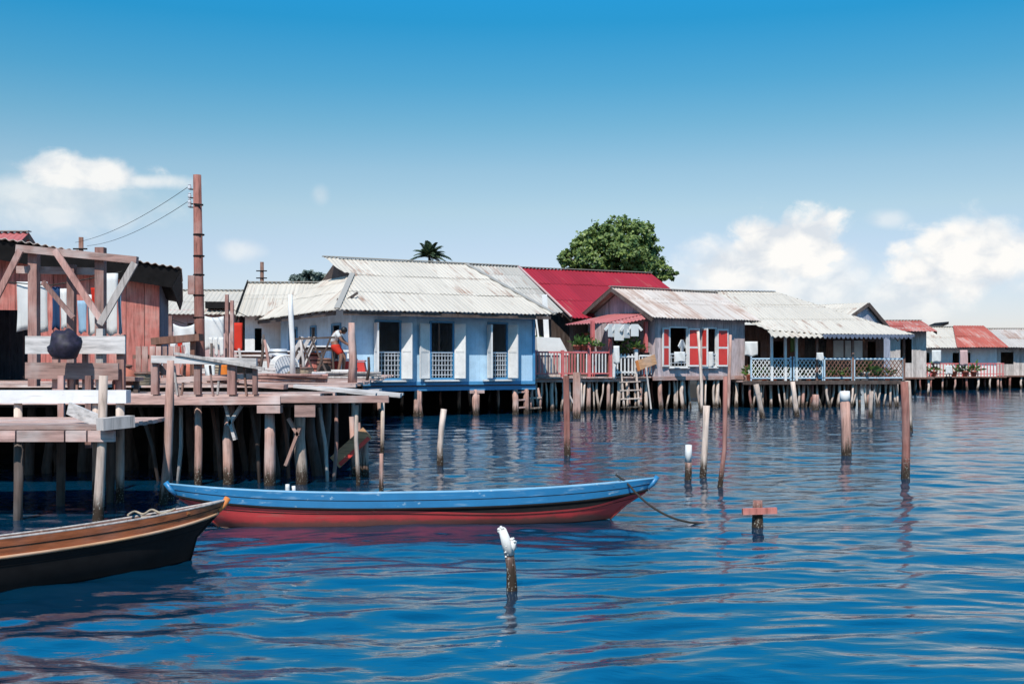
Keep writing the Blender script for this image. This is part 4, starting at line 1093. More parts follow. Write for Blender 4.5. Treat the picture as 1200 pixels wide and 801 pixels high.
# ------------------------------------------------------------------ washing and clutter behind the dock rail
cl_ = thing('clothes_line', 'washing line strung on two posts left of the white cottage', 'line', (WX(250, 34), 34, DZ))
def qx(px, Z=34.): return WX(px, Z) - WX(250, 34)
for px, py in ((266, 345), (200, 370), (272, 352)): MB().beam((qx(px), 0, 0), (qx(px), 0, WZ(py, 34) - DZ), .1, .1, up=V((0, 1, 0))).build('post', M['pink'], cl_)
mb = MB(); mb.tube([(qx(200), 0, WZ(374, 34) - DZ), (qx(232), 0, WZ(384, 34) - DZ), (qx(268), 0, WZ(360, 34) - DZ), (qx(292), 0, WZ(372, 34) - DZ)], .012, 5); mb.build('rope', M['ropedark'], cl_)
hang('bed_sheet', 'sagging white sheet on washing line left of the utility pole', 'sheet', 203, 228, 379, 405, 33.9, 'cwhite', .1)
hang('bed_sheet', 'long white sheet on washing line right of the utility pole', 'sheet', 240, 262, 370, 409, 33.9, 'cwhite', .05)
for px0, px1, lab in ((245, 249, 'white trousers leg nearest the utility pole on washing line'), (251, 255, 'middle white trousers hung below the washing sheet'), (257, 262, 'white trousers hung nearest the red cloth')):
    hang('trousers', lab, 'trousers', px0, px1, 395, 417, 33.7, 'cwhite')
hang('red_cloth', 'bright red cloth hung left of the white cottage wall', 'cloth', 270, 284, 378, 411, 36, 'cred')
hang('orange_cloth', 'orange cloth hung below the dock rail plank', 'cloth', 257, 267, 427, 444, 20.5, 'corange')
hang('cloth', 'white cloth hung behind the dock rail post', 'cloth', 240, 252, 427, 441, 20.5, 'cwhite')
hang('shirt', 'small red shirt beside the dark plank shelf', 'shirt', 208, 214, 399, 416, 24, 'cred')
hang('shirt', 'white shirt beside the dark plank shelf', 'shirt', 200, 206, 402, 416, 24, 'cwhite')
hang('shirt', 'white vest hung right of the red shirt at plank shelf', 'shirt', 217, 224, 400, 416, 24, 'cwhite')

def crate(label, px, py, Z, w, d, h, mat, rz=0., name='crate', z0=None):
    """slatted crate, its base seen at (px, py)"""
    o = thing(name, label, 'crate', (WX(px, Z), Z, z0 if z0 is not None else DZ + .01), rz)
    mb = MB()
    n = 4; 
    for k in range(n):
        z = h * (k + .5) / n; hh = h / n * .82
        mb.box((0, -d / 2, z), (w, .02, hh)); mb.box((0, d / 2, z), (w, .02, hh)); mb.box((-w / 2, 0, z), (.02, d - .03, hh)); mb.box((w / 2, 0, z), (.02, d - .03, hh))
    mb.box((0, 0, .02), (w - .03, d - .03, .02)); mb.build('slats', M[mat], o)
    mb = MB()
    for sx_ in (-1, 1):
        for sy_ in (-1, 1): mb.box((sx_ * (w / 2 - .035), sy_ * (d / 2 - .035), h / 2), (.04, .04, h))
    mb.build('corner_post', M[mat], o); return o
def barrel(label, px, Z, r, h, mat, z0=DZ + .01):
    o = thing('barrel', label, 'barrel', (WX(px, Z), Z, z0))
    MB().lathe([(r * .86, 0), (r * .97, h * .25), (r, h * .5), (r * .97, h * .75), (r * .86, h), (r * .8, h), (r * .78, h * .94), (0, h * .94)], n=16).build('drum', M[mat], o, True)
    mb = MB()
    for k in (.12, .33, .67, .88):
        rr = r * (1 - .14 * abs(k - .5) * 1.8) + .006; mb.lathe([(rr, h * k - .02), (rr + .006, h * k), (rr, h * k + .02)], n=16)
    mb.build('hoop', M['black'], o, True); return o
def table(label, px, Z, w, d, h, mat, legm, rz=0., cat='table', name='table'):
    o = thing(name, label, cat, (WX(px, Z), Z, DZ + .01), rz)
    mb = MB(); plankfloor(mb, -w / 2, w / 2, -d / 2, d / 2, h, .04, d / 4 + .01); mb.build('table_top', M[mat], o)
    for sx_ in (-1, 1):
        for sy_ in (-1, 1): MB().beam((sx_ * (w / 2 - .06), sy_ * (d / 2 - .06), 0), (sx_ * (w / 2 - .1), sy_ * (d / 2 - .08), h - .045), .06, .06, up=V((0, 1, 0))).build('leg', M[legm], o)
    MB().bx(-w / 2 + .08, w / 2 - .08, -d / 2 + .05, -d / 2 + .08, h - .16, h - .045).build('apron', M[legm], o); return o
table('dark legged work table with grey white top left of the person', 371, 33, 1.25, .8, .92, 'whitex', 'dark')
table('long pale work table at the white cottage front', 318, 36, 2.2, .8, .8, 'whitex', 'brown')
table('weathered grey low table beside the white post', 300, 30, 1.0, .7, .62, 'grey', 'pink')
barrel('rusty ribbed drum under the grey white work table', 368, 33.2, .26, .72, 'redwall')
barrel('small dark barrel under the work table beside the rusty drum', 380, 32.6, .22, .55, 'brown')
barrel('grey metal drum behind the white post', 326, 31, .28, .8, 'galv')
# round fish trap lying on its side (pale hoop shape)
ft = thing('fish_trap', 'round pale cane fish trap lying on its side by the white post', 'fish trap', (WX(333, 27.5), 27.5, DZ + .31))
for k in range(5):
    yk = -.4 + k * .2; mb = MB(); ring = [(.3 * math.cos(a), yk, .3 * math.sin(a)) for a in np.linspace(0, 2 * math.pi, 19)]
    mb.tube(ring, .018, 5, cap=False); mb.build('hoop', M['white'], ft, True)
mb = MB()
for k in range(28):
    a = 2 * math.pi * k / 28; mb.beam((.295 * math.cos(a), -.42, .295 * math.sin(a)), (.295 * math.cos(a), .42, .295 * math.sin(a)), .014, .014)
mb.build('cane', M['grey'], ft); MB().lathe([(.28, 0), (.29, .01), (.0, .02)], n=18).build('end_net', M['galv'], ft).rotation_euler = (R(90), 0, 0)
ft.rotation_euler.z = R(20)
o = thing('leaning_boards', 'pale oar shaped boards leaning against the work table', 'boards', (WX(345, 31), 31, DZ))
for a, b in ((-.5, .15), (-.25, .35), (.1, .5)): MB().beam((a, 0, 0), (b, .5, 1.15), .1, .035, up=V((0, 1, 0))).build('board', M['greyz'], o)
# trestle, boxes near the person
o = thing('trestle', 'white painted trestle with splayed legs beside the person', 'trestle', (WX(388, 33), 33, DZ))
MB().bx(-.28, .28, -.09, .09, .82, .93).build('top', M['white'], o)
for a, b in ((-.24, -.34), (.24, .34)):
    for c in (-.2, .2): MB().beam((a, 0, .82), (b, c, 0), .09, .05, up=V((0, 1, 0))).build('leg', M['white'], o)
crate('low white slatted crate at the foot of the white trestle', 394, 452, 32, .8, .5, .22, 'white')
rx = thing('red_box', 'bright red plastic box with white lid on dock beside the person', 'box', (WX(401, 33.5), 33.5, DZ + .01))
MB().prism([(-.36, -.25, 0), (.36, -.25, 0), (.4, -.25, .46), (-.4, -.25, .46)], (0, .5, 0)).build('body', M['redpaint'], rx)
MB().bx(-.44, .44, -.29, .29, .47, .53).build('lid', M['white'], rx)
rx = thing('red_box', 'red plastic box right of the brown post below the blue wall', 'box', (WX(421, 33.5), 33.5, DZ + .01))
MB().prism([(-.24, -.2, 0), (.24, -.2, 0), (.16, -.2, .44), (-.2, -.2, .44)], (0, .4, 0)).build('body', M['redpaint'], rx)
MB().bx(-.22, .19, -.22, .22, .45, .49).build('lid', M['railred'], rx)
st = thing('stool', 'white stool stacked on the red box under the person', 'stool', (WX(401, 33.5), 33.5, DZ + .55))
MB().bx(-.26, .26, -.2, .2, .2, .26).build('seat', M['white'], st)
for a in (-.2, .2):
    for b in (-.14, .14): MB().bx(a - .03, a + .03, b - .03, b + .03, 0, .2).build('leg', M['white'], st)
crate('pinkish wooden crate at the back of dock near the red cloth', 288, 440, 30, .7, .5, .5, 'pinkx')
crate('dark crate stacked behind the dock rail', 252, 440, 26, .8, .5, .45, 'brown')
crate('small grey crate near the brick coloured dock post', 309, 445, 25, .5, .4, .3, 'grey', .3)
barrel('black drum behind the dock rail at right end', 285, 23, .22, .5, 'black')
pb = MB(); pb.lathe([(.0, 0), (.3, .02), (.42, .14), (.4, .16), (.28, .06), (0, .05)], n=18)
tagp(pb.build('wash_basin', M['galv'], None, True, (WX(362, 27), 27, DZ + .01)), 'shallow grey wash basin on dock before the work table', 'basin')
# net pile
mb = MB()
for i in range(60):
    a = rng.uniform(0, 6.28); r = rng.uniform(0, .5); z = .02 + .28 * (1 - r / .5) * rng.random()
    pts = [(r * math.cos(a + k * .5) + rng.uniform(-.05, .05), .6 * r * math.sin(a + k * .5), z + rng.uniform(-.03, .03)) for k in range(5)]
    mb.tube(pts, .014, 4)
tagp(mb.build('net_heap', M['rope'], None, True, (WX(342, 26), 26, DZ)), 'heap of tangled brown fishing net on dock by white post', 'net')
# posts standing on the dock
def dpost(label, px0, py0, px1, py1, Z, wpx, mat, z0=None):
    base = V((WX(px0, Z), Z, DZ if z0 is None else z0)); r = wpx / F * Z / 2; top = V((WX(px1, Z), Z, WZ(py1, Z))) - base
    o = MB().tube([(0, 0, 0), top * .4 + V((.02, 0, 0)), top * .8, top], [r * 1.1, r, r * .95, r * .8], 8, rough=.1).build('standing_post', M[mat], None, True, base)
    return tagp(o, label, 'post')
dpost('slim white painted post standing on dock before the white cottage', 343, 450, 340, 345, 24, 6.5, 'white')
dpost('stout brown post standing on dock at the corner of the blue house', 413, 456, 412, 378, 23, 10, 'postpink')
# leaning white planks between blue house and porch
for k, (a, b, lab) in enumerate((((637, 412), (628, 372), 'thin white pole leaning beside the blue house wall'), ((643, 412), (638, 345), 'broad white plank standing between blue house and red railing'), ((634, 410), (626, 380), 'short white stick leaning against the blue house corner'))):
    Z = 46.3 + k * .15; p0 = V((WX(a[0], Z), Z, 1.42)); p1 = W(*b, Z)
    tagp(MB().beam((0, 0, 0), p1 - p0, (.07, .22, .06)[k], .05, up=V((0, 1, 0))).build('leaning_plank', M['white'], None, False, p0), lab, 'plank')

# more things lying about on the dock
rk = thing('drying_rack', 'dark crossed stick drying rack right of the white post', 'rack', (WX(366, 29.5), 29.5, DZ))
for x0, x1, yy in ((-.45, .1, 0), (.1, -.35, .03), (.05, .5, 0), (.45, -.05, .03)): MB().beam((x0, yy, 0), (x1, yy, 1.12), .045, .045, up=V((0, 1, 0))).build('stick', M['dark'], rk)
MB().beam((-.55, .02, 1.05), (.6, .02, 1.1), .05, .05).build('crossbar', M['dark'], rk)
def basket(label, px, Z, r, h, mat='rope', z0=DZ + .01):
    o = thing('basket', label, 'basket', (WX(px, Z), Z, z0)); mb = MB()
    for k in range(7): mb.lathe([(r * (.75 + .25 * k / 7) + .012, h * k / 7), (r * (.75 + .25 * k / 7) + .02, h * (k + .45) / 7), (r * (.77 + .25 * k / 7) + .01, h * (k + .9) / 7)], n=16)
    mb.build('weave', M[mat], o, True); MB().lathe([(r + .0, h), (r + .035, h + .015), (r + .0, h + .04), (r - .03, h + .015)], n=16).build('rim', M['brown'], o, True)
basket('round brown basket on the dock edge beside the net heap', 354, 24.5, .22, .28)
basket('tall woven basket behind the dock rail under orange cloth', 262, 23.5, .2, .42)
basket('wide flat basket beside the low pinkish bench', 168, 20.4, .26, .2)
basket('small basket at the foot of the utility pole', 243, 25, .18, .3, 'grey')
def jar(label, px, Z, r, h, mat, z0=DZ + .01):
    o = thing('jar', label, 'jar', (WX(px, Z), Z, z0))
    MB().lathe([(r * .6, 0), (r * .95, h * .3), (r, h * .5), (r * .75, h * .8), (r * .45, h * .88), (r * .5, h), (0, h * .96)], n=14).build('body', M[mat], o, True)
    MB().lathe([(r * .55, h), (r * .55, h + .03), (0, h + .05)], n=12).build('lid', M['brown'], o, True)
jar('brown water jar left of the utility pole foot', 222, 26, .22, .5, 'terra'); jar('pale water jar behind the dark plank shelf', 196, 25, .2, .45, 'galv'); jar('small red jar on dock beside the drying rack', 352, 29, .15, .32, 'terra'); jar('dark jar beside the white slatted crate', 381, 31.5, .17, .4, 'black'); jar('squat terracotta jar near the corner of the grey boarded rail', 148, 20.2, .2, .34, 'terra')
def polepile(name, label, px, Z, n, L, mat, dx=1.0):
    mb = MB()
    for k in range(n): mb.tube([(-L / 2 + rng.uniform(-.2, .2), rng.uniform(-.2, .2), .05 + .06 * (k % 3)), (0, rng.uniform(-.15, .15), .06 + .06 * (k % 3)), (L / 2 + rng.uniform(-.2, .2), rng.uniform(-.2, .2), .05 + .06 * (k % 3))], .032, 6, rough=.1)
    return tagp(mb.build(name, M[mat], None, True, (WX(px, Z), Z, DZ)), label, 'poles')
polepile('pole_bundle', 'bundle of thin poles lying on the dock behind the right rail end', 310, 22.4, 9, 2.4, 'pink')
polepile('pole_bundle', 'bundle of pale poles lying on dock before the blue house corner', 392, 27.5, 8, 2.2, 'greyz')
for k, (a, b, Z, w_, lab) in enumerate((((303, 447), (309, 392), 29, 4, 'thin dark stick leaning at the pale work table'), ((316, 447), (310, 398), 28.4, 4, 'thin pinkish stick standing left of the fish trap'), ((356, 446), (352, 398), 28.2, 4, 'crooked stick standing right of the fish trap'), ((245, 445), (248, 402), 24, 4, 'thin stick standing behind the dock rail right of the utility pole'), ((216, 448), (213, 404), 23.5, 4, 'thin stick standing by the plank shelf'), ((283, 446), (280, 408), 26, 4, 'short stick standing before the red cloth'), ((430, 446), (432, 418), 27, 4, 'short stick standing at the right edge of dock below the blue wall'))):
    base = V((WX(a[0], Z), Z, DZ - .02)); top = W(b[0], b[1], Z) - base; r = w_ / F * Z / 2
    tagp(MB().tube([(0, 0, 0), top * .5 + V((.03, 0, 0)), top], [r, r * .9, r * .75], 6, rough=.12).build('stick', M[('dark', 'pink', 'greyz')[k % 3]], None, True, base), lab, 'stick')
o = thing('plank_fence', 'low fence of uneven pinkish boards between the shack and utility pole', 'fence', (WX(158, 22), 22, DZ))
mb = MB(); boards(mb, 0, .95, .06, .75, (), 0, .025, .13, .03, jit=.02); mb.build('boards', M['pink'], o); MB().bx(-.05, 1.0, .028, .07, .5, .58).build('rail', M['brown'], o)
o = thing('low_railing', 'row of thin red brown stakes under the grey boarded rail', 'railing', (WX(64, 18.6), 18.6, DF))
for k in range(9): MB().beam((k * .125, 0, 0), (k * .125 + rng.uniform(-.03, .03), 0, rng.uniform(.3, .46)), .04, .05, up=V((0, 1, 0))).build('stake', M[('pink', 'brown', 'redwall')[k % 3]], o)
# ------------------------------------------------------------------ posts in the water
rawpole('crooked_post', 'crooked pale stake standing alone behind the blue and red boat', 516, 545, 520, 479, 7, 'pile', bend=-.03)
rawpole('tall_post', 'tall slim square post before the red railing porch', 665, 534, 663, 440, 7.6, 'pilered', square=True)
rawpole('tall_post', 'broad pinkish square post just right of the tall slim one at the porch', 676, 490, 676, 436, 9.5, 'pilepink', square=True)
plankthing('leaning_stick', 'pale stick leaning between the two square posts at the porch', ((667, 462), (682, 492)), 41, .09, .06, 'greyz', 'stick')
def toppost(name, label, pxb, pyb, pxt, pyt, wpx, mat, pcap):
    Zb = ZW(pyb); r = wpx / F * Zb / 2; o = thing(name, label, 'post', (WX(pxb, Zb), Zb, 0), 0, 'posts standing in the harbour')
    t_ = V((WX(pxt, Zb) - WX(pxb, Zb), 0, WZ(pyt, Zb))); zc = WZ(pcap, Zb) / t_.z
    MB().tube([t_ * (-.6 / t_.z), V((0, 0, 0)), t_ * (zc * .5) + V((.01, 0, 0)), t_ * zc], [r * 1.1, r * 1.06, r, r * .97], 10, rough=.07).build('shaft', M[mat], o, True)
    MB().tube([t_ * (zc - .001), t_ * (zc * .5 + .5), t_], [r * 1.0, r * 1.02, r * .97], 10, rough=.05).build('painted_top', M['white'], o, True)
toppost('short_post', 'short white capped post left of two slender posts in mid water', 806, 562, 807, 521, 8, 'pilepink', 541)
rawpole('slender_post', 'greyish slender post between the short capped post and thin reddish stick', 824, 558, 828, 475, 8, 'pile')
rawpole('thin_stick', 'thin reddish stick rising highest right of the slender post', 844, 570, 850, 441, 5.5, 'pilered', bend=.04)
toppost('channel_post', 'thick grey post with white painted top in open water', 992, 534, 990, 458, 12, 'pilepink', 470)
rawpole('reddish_post', 'tall reddish post at far right standing closest to the viewer', 1061, 560, 1060, 447, 9, 'pilered', bend=.02)
rawpole('pale_post', 'pale thin post just right of the tall reddish post', 1066, 506, 1064, 446, 7, 'pile')
rawpole('leaning_post', 'pale post leaning left under the veranda rail', 894, 490, 886, 450, 6, 'pile')
rawpole('leaning_post', 'pale post leaning slightly in front of the veranda lattice', 934, 488, 929, 447, 6, 'pile')
rawpole('pale_stake', 'pale stake under the right end of the veranda', 1020, 489, 1021, 458, 5, 'pile')
rawpole('short_stake', 'dark short stake under the middle of veranda', 956, 480, 956, 462, 8, 'pilepink')
rawpole('pale_stick', 'bare pale stick standing against the shuttered wall', 822, 486, 818, 388, 3.6, 'pile', bend=.05, Z=44)
rawpole('pale_stick', 'bare pale stick before the right end of the shuttered house', 853, 486, 856, 392, 4, 'pilepink', Z=44)
rawpole('thin_stick', 'thin pinkish stick rising behind the middle of the blue boat', 447, 578, 447, 531, 5, 'pilepink')
rawpole('white_stub', 'left white stub of two poking up behind the blue boat stern', 337, 581, 337, 567, 5, 'white')
rawpole('white_stub', 'right white stub of two poking up behind the blue boat stern', 345, 583, 344, 569, 4.5, 'white')
# forked foreground post
Zf = ZW(690)
fp = thing('forked_post', 'weathered forked post with white crusted top in the near water', 'post', (WX(600, Zf), Zf, 0))
def fz(px, py): return V((WX(px, Zf) - WX(600, Zf), 0, WZ(py, Zf)))
MB().tube([fz(600, 690) - V((-.0, 0, .6)), fz(600, 690), fz(599, 665), fz(596, 645), fz(594, 632)], [.052, .05, .045, .045, .042], 10, rough=.12).build('shaft', M['pilepink'], fp, True)
mb = MB()
def crust(mb, c, r, n):
    for i in range(n):
        d = V((rng.gauss(0, 1), rng.gauss(0, 1), rng.gauss(0, 1.2))).normalized() * r * rng.random() ** .4
        k = r * rng.uniform(.2, .5)
        mb.lathe([(0, -k), (k * .7, -k * .6), (k, 0), (k * .7, k * .6), (0, k)], c + d, 7)
mb.tube([fz(596, 650), fz(594, 635), fz(589, 620)], [.047, .05, .04], 9, rough=.25); crust(mb, fz(588.5, 622), .036, 40)
for k in range(14): crust(mb, fz(596 - k * .35, 656 - k * 2) + V((0, -.02, 0)), .03, 2)
mb.build('white_crust', M['crust'], fp, True)
mb = MB(); mb.tube([fz(596, 648), fz(600, 640), fz(602, 633)], [.03, .035, .03], 8, rough=.25); crust(mb, fz(601, 634), .03, 30)
mb.build('side_knob', M['crust'], fp, True)
# cross
Zx = ZW(617)
cx_ = thing('cross_marker', 'small reddish wooden cross sticking out of the water', 'cross', (WX(888, Zx), Zx, 0), R(3))
MB().tube([(0, 0, -.6), (0, 0, 0), (.0, 0, WZ(586, Zx))], [.078, .07, .058], 9, rough=.12).build('upright', M['pilered'], cx_, True)
MB().beam((-.21, -.075, WZ(598, Zx)), (.21, -.075, WZ(597, Zx)), .06, .075, up=V((0, 0, 1))).build('crossbar', M['redwall'], cx_)
# painted board lashed to a post behind the boat
Zl = 19.5
lb = thing('board_post', 'post with a red edged striped board lashed aslant behind the boat', 'post', (WX(418, Zl), Zl, 0))
def lf(px, py, dy=0): return V((WX(px, Zl) - WX(418, Zl), dy, WZ(py, Zl)))
for (a, b, r) in (((417, 570), (412, 488), .05), ((424, 556), (419, 495), .055), ((429, 560), (428, 510), .06)): MB().tube([lf(*a) - V((0, 0, .5)), lf(*b)], [r, r * .85], 8, rough=.1).build('shaft', M['pilepink'], lb, True)
MB().beam(lf(394, 541, -.14), lf(432, 506, -.14), .25, .05, up=V((0, 1, .0))).build('board', M['boattan'], lb)
MB().beam(lf(400, 543, -.175), lf(434, 512, -.175), .07, .03, up=V((0, 1, .0))).build('red_edge', M['redpaint'], lb)

# ------------------------------------------------------------------ boats
def boat(name, label, bow, stern, zbow, zstern, zmid, hb, matset, band=.18, roll=0., kwl=.80, raked=.9, draft=.15, seats=(), dark=0.):
    bow, stern = V(bow), V(stern); c = (bow + stern) / 2; d = bow - stern; L = d.length
    root = thing(name, label, 'boat', (c.x, c.y, 0), math.atan2(d.y, d.x)); root.rotation_euler.x = roll
    NS = 44
    def sheer(s): return zmid + ((zbow if s > 0 else zstern) - zmid) * abs(s) ** 2.4
    def beamw(s): return max(.0, 1 - abs(s) ** 2.3) ** .75 * hb
    def ring(s, ins=0.):
        zs = sheer(s); zr = zs - band * (1 - .25 * abs(s) ** 6); b = max(beamw(s) - ins, .0)
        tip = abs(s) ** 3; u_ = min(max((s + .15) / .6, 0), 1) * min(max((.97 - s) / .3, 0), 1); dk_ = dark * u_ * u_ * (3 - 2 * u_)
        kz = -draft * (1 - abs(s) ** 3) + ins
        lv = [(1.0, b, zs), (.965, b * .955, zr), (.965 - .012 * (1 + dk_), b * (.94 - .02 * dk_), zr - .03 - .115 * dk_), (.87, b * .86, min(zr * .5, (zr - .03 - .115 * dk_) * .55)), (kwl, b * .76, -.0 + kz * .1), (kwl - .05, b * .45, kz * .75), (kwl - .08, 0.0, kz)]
        return [V((s * L / 2 * ((1 - abs(s) ** 1.5) + k * abs(s) ** 1.5), y, z)) for k, y, z in lv]
    ss = [math.sin((i / NS * 2 - 1) * math.pi / 2) for i in range(NS + 1)]
    def skin(i0, i1, ins, flip=False):
        mb = MB()
        for sg in (-1, 1):
            vs = []; m = i1 - i0 + 1
            for s in ss:
                r = ring(s, ins); vs += [V((p.x, p.y * sg, p.z)) for p in r[i0:i1 + 1]]
            fs = []
            for i in range(NS):
                for k in range(m - 1):
                    f = (i * m + k, (i + 1) * m + k, (i + 1) * m + k + 1, i * m + k + 1)
                    fs.append(f if (sg < 0) != flip else f[::-1])
            mb.add(vs, fs)
        return mb
    skin(2, 6, 0).build('hull', M[matset['bottom']], root, True)
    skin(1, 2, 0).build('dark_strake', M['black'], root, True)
    skin(0, 1, 0).build('topside', M[matset['top']], root, True)
    def railing(level, r, dz=0., out=.0):
        mb = MB()
        for sg in (-1, 1):
            pts = []
            for s in ss[1:-1]:
                p = ring(s)[level]; pts.append(V((p.x, (p.y + out) * sg, p.z + dz)))
            mb.tube(pts, r, 6)
        return mb
    railing(1, .017, -.012, .006).build('rub_rail', M[matset['rail']], root, True)
    for lv_, fr_ in ((0, .5), (2, .5)):
        mb = MB()
        for sg in (-1, 1):
            pts = []
            for s in ss[2:-2]:
                rg = ring(s); p = rg[lv_].lerp(rg[lv_ + 1], fr_); pts.append(V((p.x, (p.y + .001) * sg, p.z)))
            mb.tube(pts, .0045, 5)
        mb.build('plank_seam', M['black'], root, True)
    railing(0, .014, .0, -.012).build('gunwale', M[matset['gun']], root, True)
    skin(0, 6, .03, True).build('lining', M[matset['inside']], root, True)
    for sgn in (-1, 1):
        r0 = ring(sgn * .985)
        mb = MB(); e = ring(float(sgn)); 
        mb.tube([e[0] + V((sgn * .03, 0, .02)), e[0].lerp(e[1], .5) + V((sgn * .02, 0, 0)), e[1] + V((sgn * .008, 0, .01))], [.036, .034, .026], 7)
        mb.build('stem_post', M[matset['stem']], root, True)
        MB().tube([e[2] + V((sgn * .004, 0, -.0)), e[3], e[4]], [.022, .02, .018], 7).build('stem_foot', M[matset['bottom']], root, True)
        a = ring(sgn * .80); b2 = ring(sgn * .985)
        mb = MB(); mb.prism([V((a[0].x, -a[0].y, a[0].z - .015)), V((b2[0].x, 0, b2[0].z - .01)), V((a[0].x, a[0].y, a[0].z - .015))], (0, 0, -.03))
        mb.build('end_deck', M[matset['stem']], root)
    for s in seats:
        r = ring(s); y = r[0].y - .03; MB().bx(r[0].x - .09, r[0].x + .09, -y, y, r[0].z - .13, r[0].z - .10).build('thwart', M[matset['seat']], root)
    for s in np.linspace(-.8, .8, 12):
        r = ring(float(s), .045); mb = MB()
        for sg in (-1, 1): mb.tube([V((p.x, p.y * sg, p.z)) for p in r[:6]], .014, 5)
        mb.build('rib', M[matset['seat']], root, True)
    return root
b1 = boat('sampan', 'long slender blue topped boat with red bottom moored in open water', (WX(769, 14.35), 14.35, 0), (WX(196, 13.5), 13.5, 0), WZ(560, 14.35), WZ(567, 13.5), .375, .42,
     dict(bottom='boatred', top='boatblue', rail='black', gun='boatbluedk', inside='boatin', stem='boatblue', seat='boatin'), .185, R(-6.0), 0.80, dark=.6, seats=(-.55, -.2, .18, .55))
b2 = boat('wooden_boat', 'dark hulled brown boat with orange bow tip cut by the left edge', (WX(268, 11.6), 11.6, 0), (-6.9, 7.6, 0), WZ(586, 11.6), .6, .43, .42,
     dict(bottom='black', top='boatbrown', rail='boattan', gun='greyz', inside='brown', stem='orange', seat='brown'), .15, R(-7), .84, seats=(-.4, .1, .5))
# mooring rope of the blue boat
Zr = 14.2
def rope(name, label, pts, r, mat='ropedark'):
    P = [V(p) for p in pts]; o0 = P[0]; out = []
    n = len(P)
    for i in range(n - 1):
        p0, p1, p2, p3 = P[max(i - 1, 0)], P[i], P[i + 1], P[min(i + 2, n - 1)]
        for k in range(8):
            u = k / 8
            out.append(.5 * ((2 * p1) + (p2 - p0) * u + (2 * p0 - 5 * p1 + 4 * p2 - p3) * u * u + (3 * p1 - p0 - 3 * p2 + p3) * u ** 3) - o0)
    out.append(P[-1] - o0)
    return tagp(MB().tube(out, r, 6).build(name, M[mat], None, True, o0), label, 'rope')
rope('mooring_rope', 'mooring rope sagging from the blue bow into the water', [W(722, 556, 14.6), W(735, 566, 14.2), W(748, 580, 13.95), W(765, 594, 13.75), W(785, 605, 13.7), W(805, 611, 13.72), W(824, 613.5, 13.8), W(838, 618, 13.6)], .014)
rope('rope_coil', 'pale rope coiled on the gunwale of the brown boat', [W(150, 603, 11.05), W(158, 599, 11.2), W(168, 602, 11.15), W(178, 597, 11.25), W(190, 601, 11.25), W(205, 596, 11.3), W(185, 604, 11.15), W(165, 606, 11.1)], .012, 'rope')

# ------------------------------------------------------------------ plants, pots and washing on the porch and veranda
def pot_plant(label, P, s=1., kind=0, leafm='leafp', n=46, z=True, mat='terra'):
    o = thing('pot_plant', label, 'plant', P)
    MB().lathe([(.09 * s, 0), (.13 * s, .18 * s), (.145 * s, .18 * s), (.145 * s, .22 * s), (.12 * s, .22 * s), (.11 * s, .19 * s), (0, .19 * s)], n=12).build('pot', M[mat], o, True)
    mb = MB()
    for i in range(n):
        a = rng.uniform(0, 6.28); el = rng.uniform(.2, 1.45); L = s * rng.uniform(.22, .5)
        d = V((math.cos(a) * math.cos(el), math.sin(a) * math.cos(el), math.sin(el))); b = V((0, 0, .2 * s)) + d * L * rng.uniform(.1, .6)
        t = d * L * .6; t.z -= .06 * s; sd_ = d.cross(V((rng.uniform(-1, 1), rng.uniform(-1, 1), rng.uniform(-1, 1)))).normalized() * L * .13
        mb.add([b, b + t * .5 + sd_, b + t, b + t * .5 - sd_], [(0, 1, 2, 3)])
    mb.build('leaves', M[leafm], o); return o
def pw(px, y, z):      # world position on the porch frame
    x = pl_(px); return V((PO[0] + math.cos(PY) * x - math.sin(PY) * y, PO[1] + math.sin(PY) * x + math.cos(PY) * y, z))
def vw(px, y, z):
    x = vl(px); return V((VO[0] + math.cos(VY) * x - math.sin(VY) * y, VO[1] + math.sin(VY) * x + math.cos(VY) * y, z))
shelf = thing('plant_shelf', 'narrow shelf carrying pot plants along the porch rail', 'shelf', pw(684, .3, PZ), PY)
MB().bx(-.3, 1.35, -.12, .12, 1.02, 1.06).build('board', M['bluetrim'], shelf)
for x in (-.25, 1.3): MB().bx(x - .03, x + .03, -.05, .05, 0, 1.02).build('leg', M['brown'], shelf)
for px, s, lab, h in ((680, 1.15, 'bushy plant in red pot leftmost on the porch rail shelf', 1.06), (688, 1.25, 'largest leafy plant in red pot on the porch rail shelf', 1.06), (697, 1.0, 'red potted plant beside the awning post on porch shelf', 1.06), (706, .9, 'small red potted plant at right end of the porch shelf', 1.06)):
    pot_plant(lab, pw(px, .3, PZ + h), s)
for px, s, lab in ((750, .9, 'plant in red pot at left of the low trough by the gable house corner'), (757, .8, 'plant in red pot right of the gate on the black trough')):
    pot_plant(lab, pw(px, .35, PZ + 1.02), s)
o = thing('planter_trough', 'long black trough on legs by the gable house corner', 'trough', pw(754, .35, PZ), PY)
MB().bx(-.42, .42, -.14, .14, .84, 1.02).build('trough', M['black'], o)
for x in (-.36, .36): MB().bx(x - .03, x + .03, -.05, .05, 0, .84).build('leg', M['brown'], o)
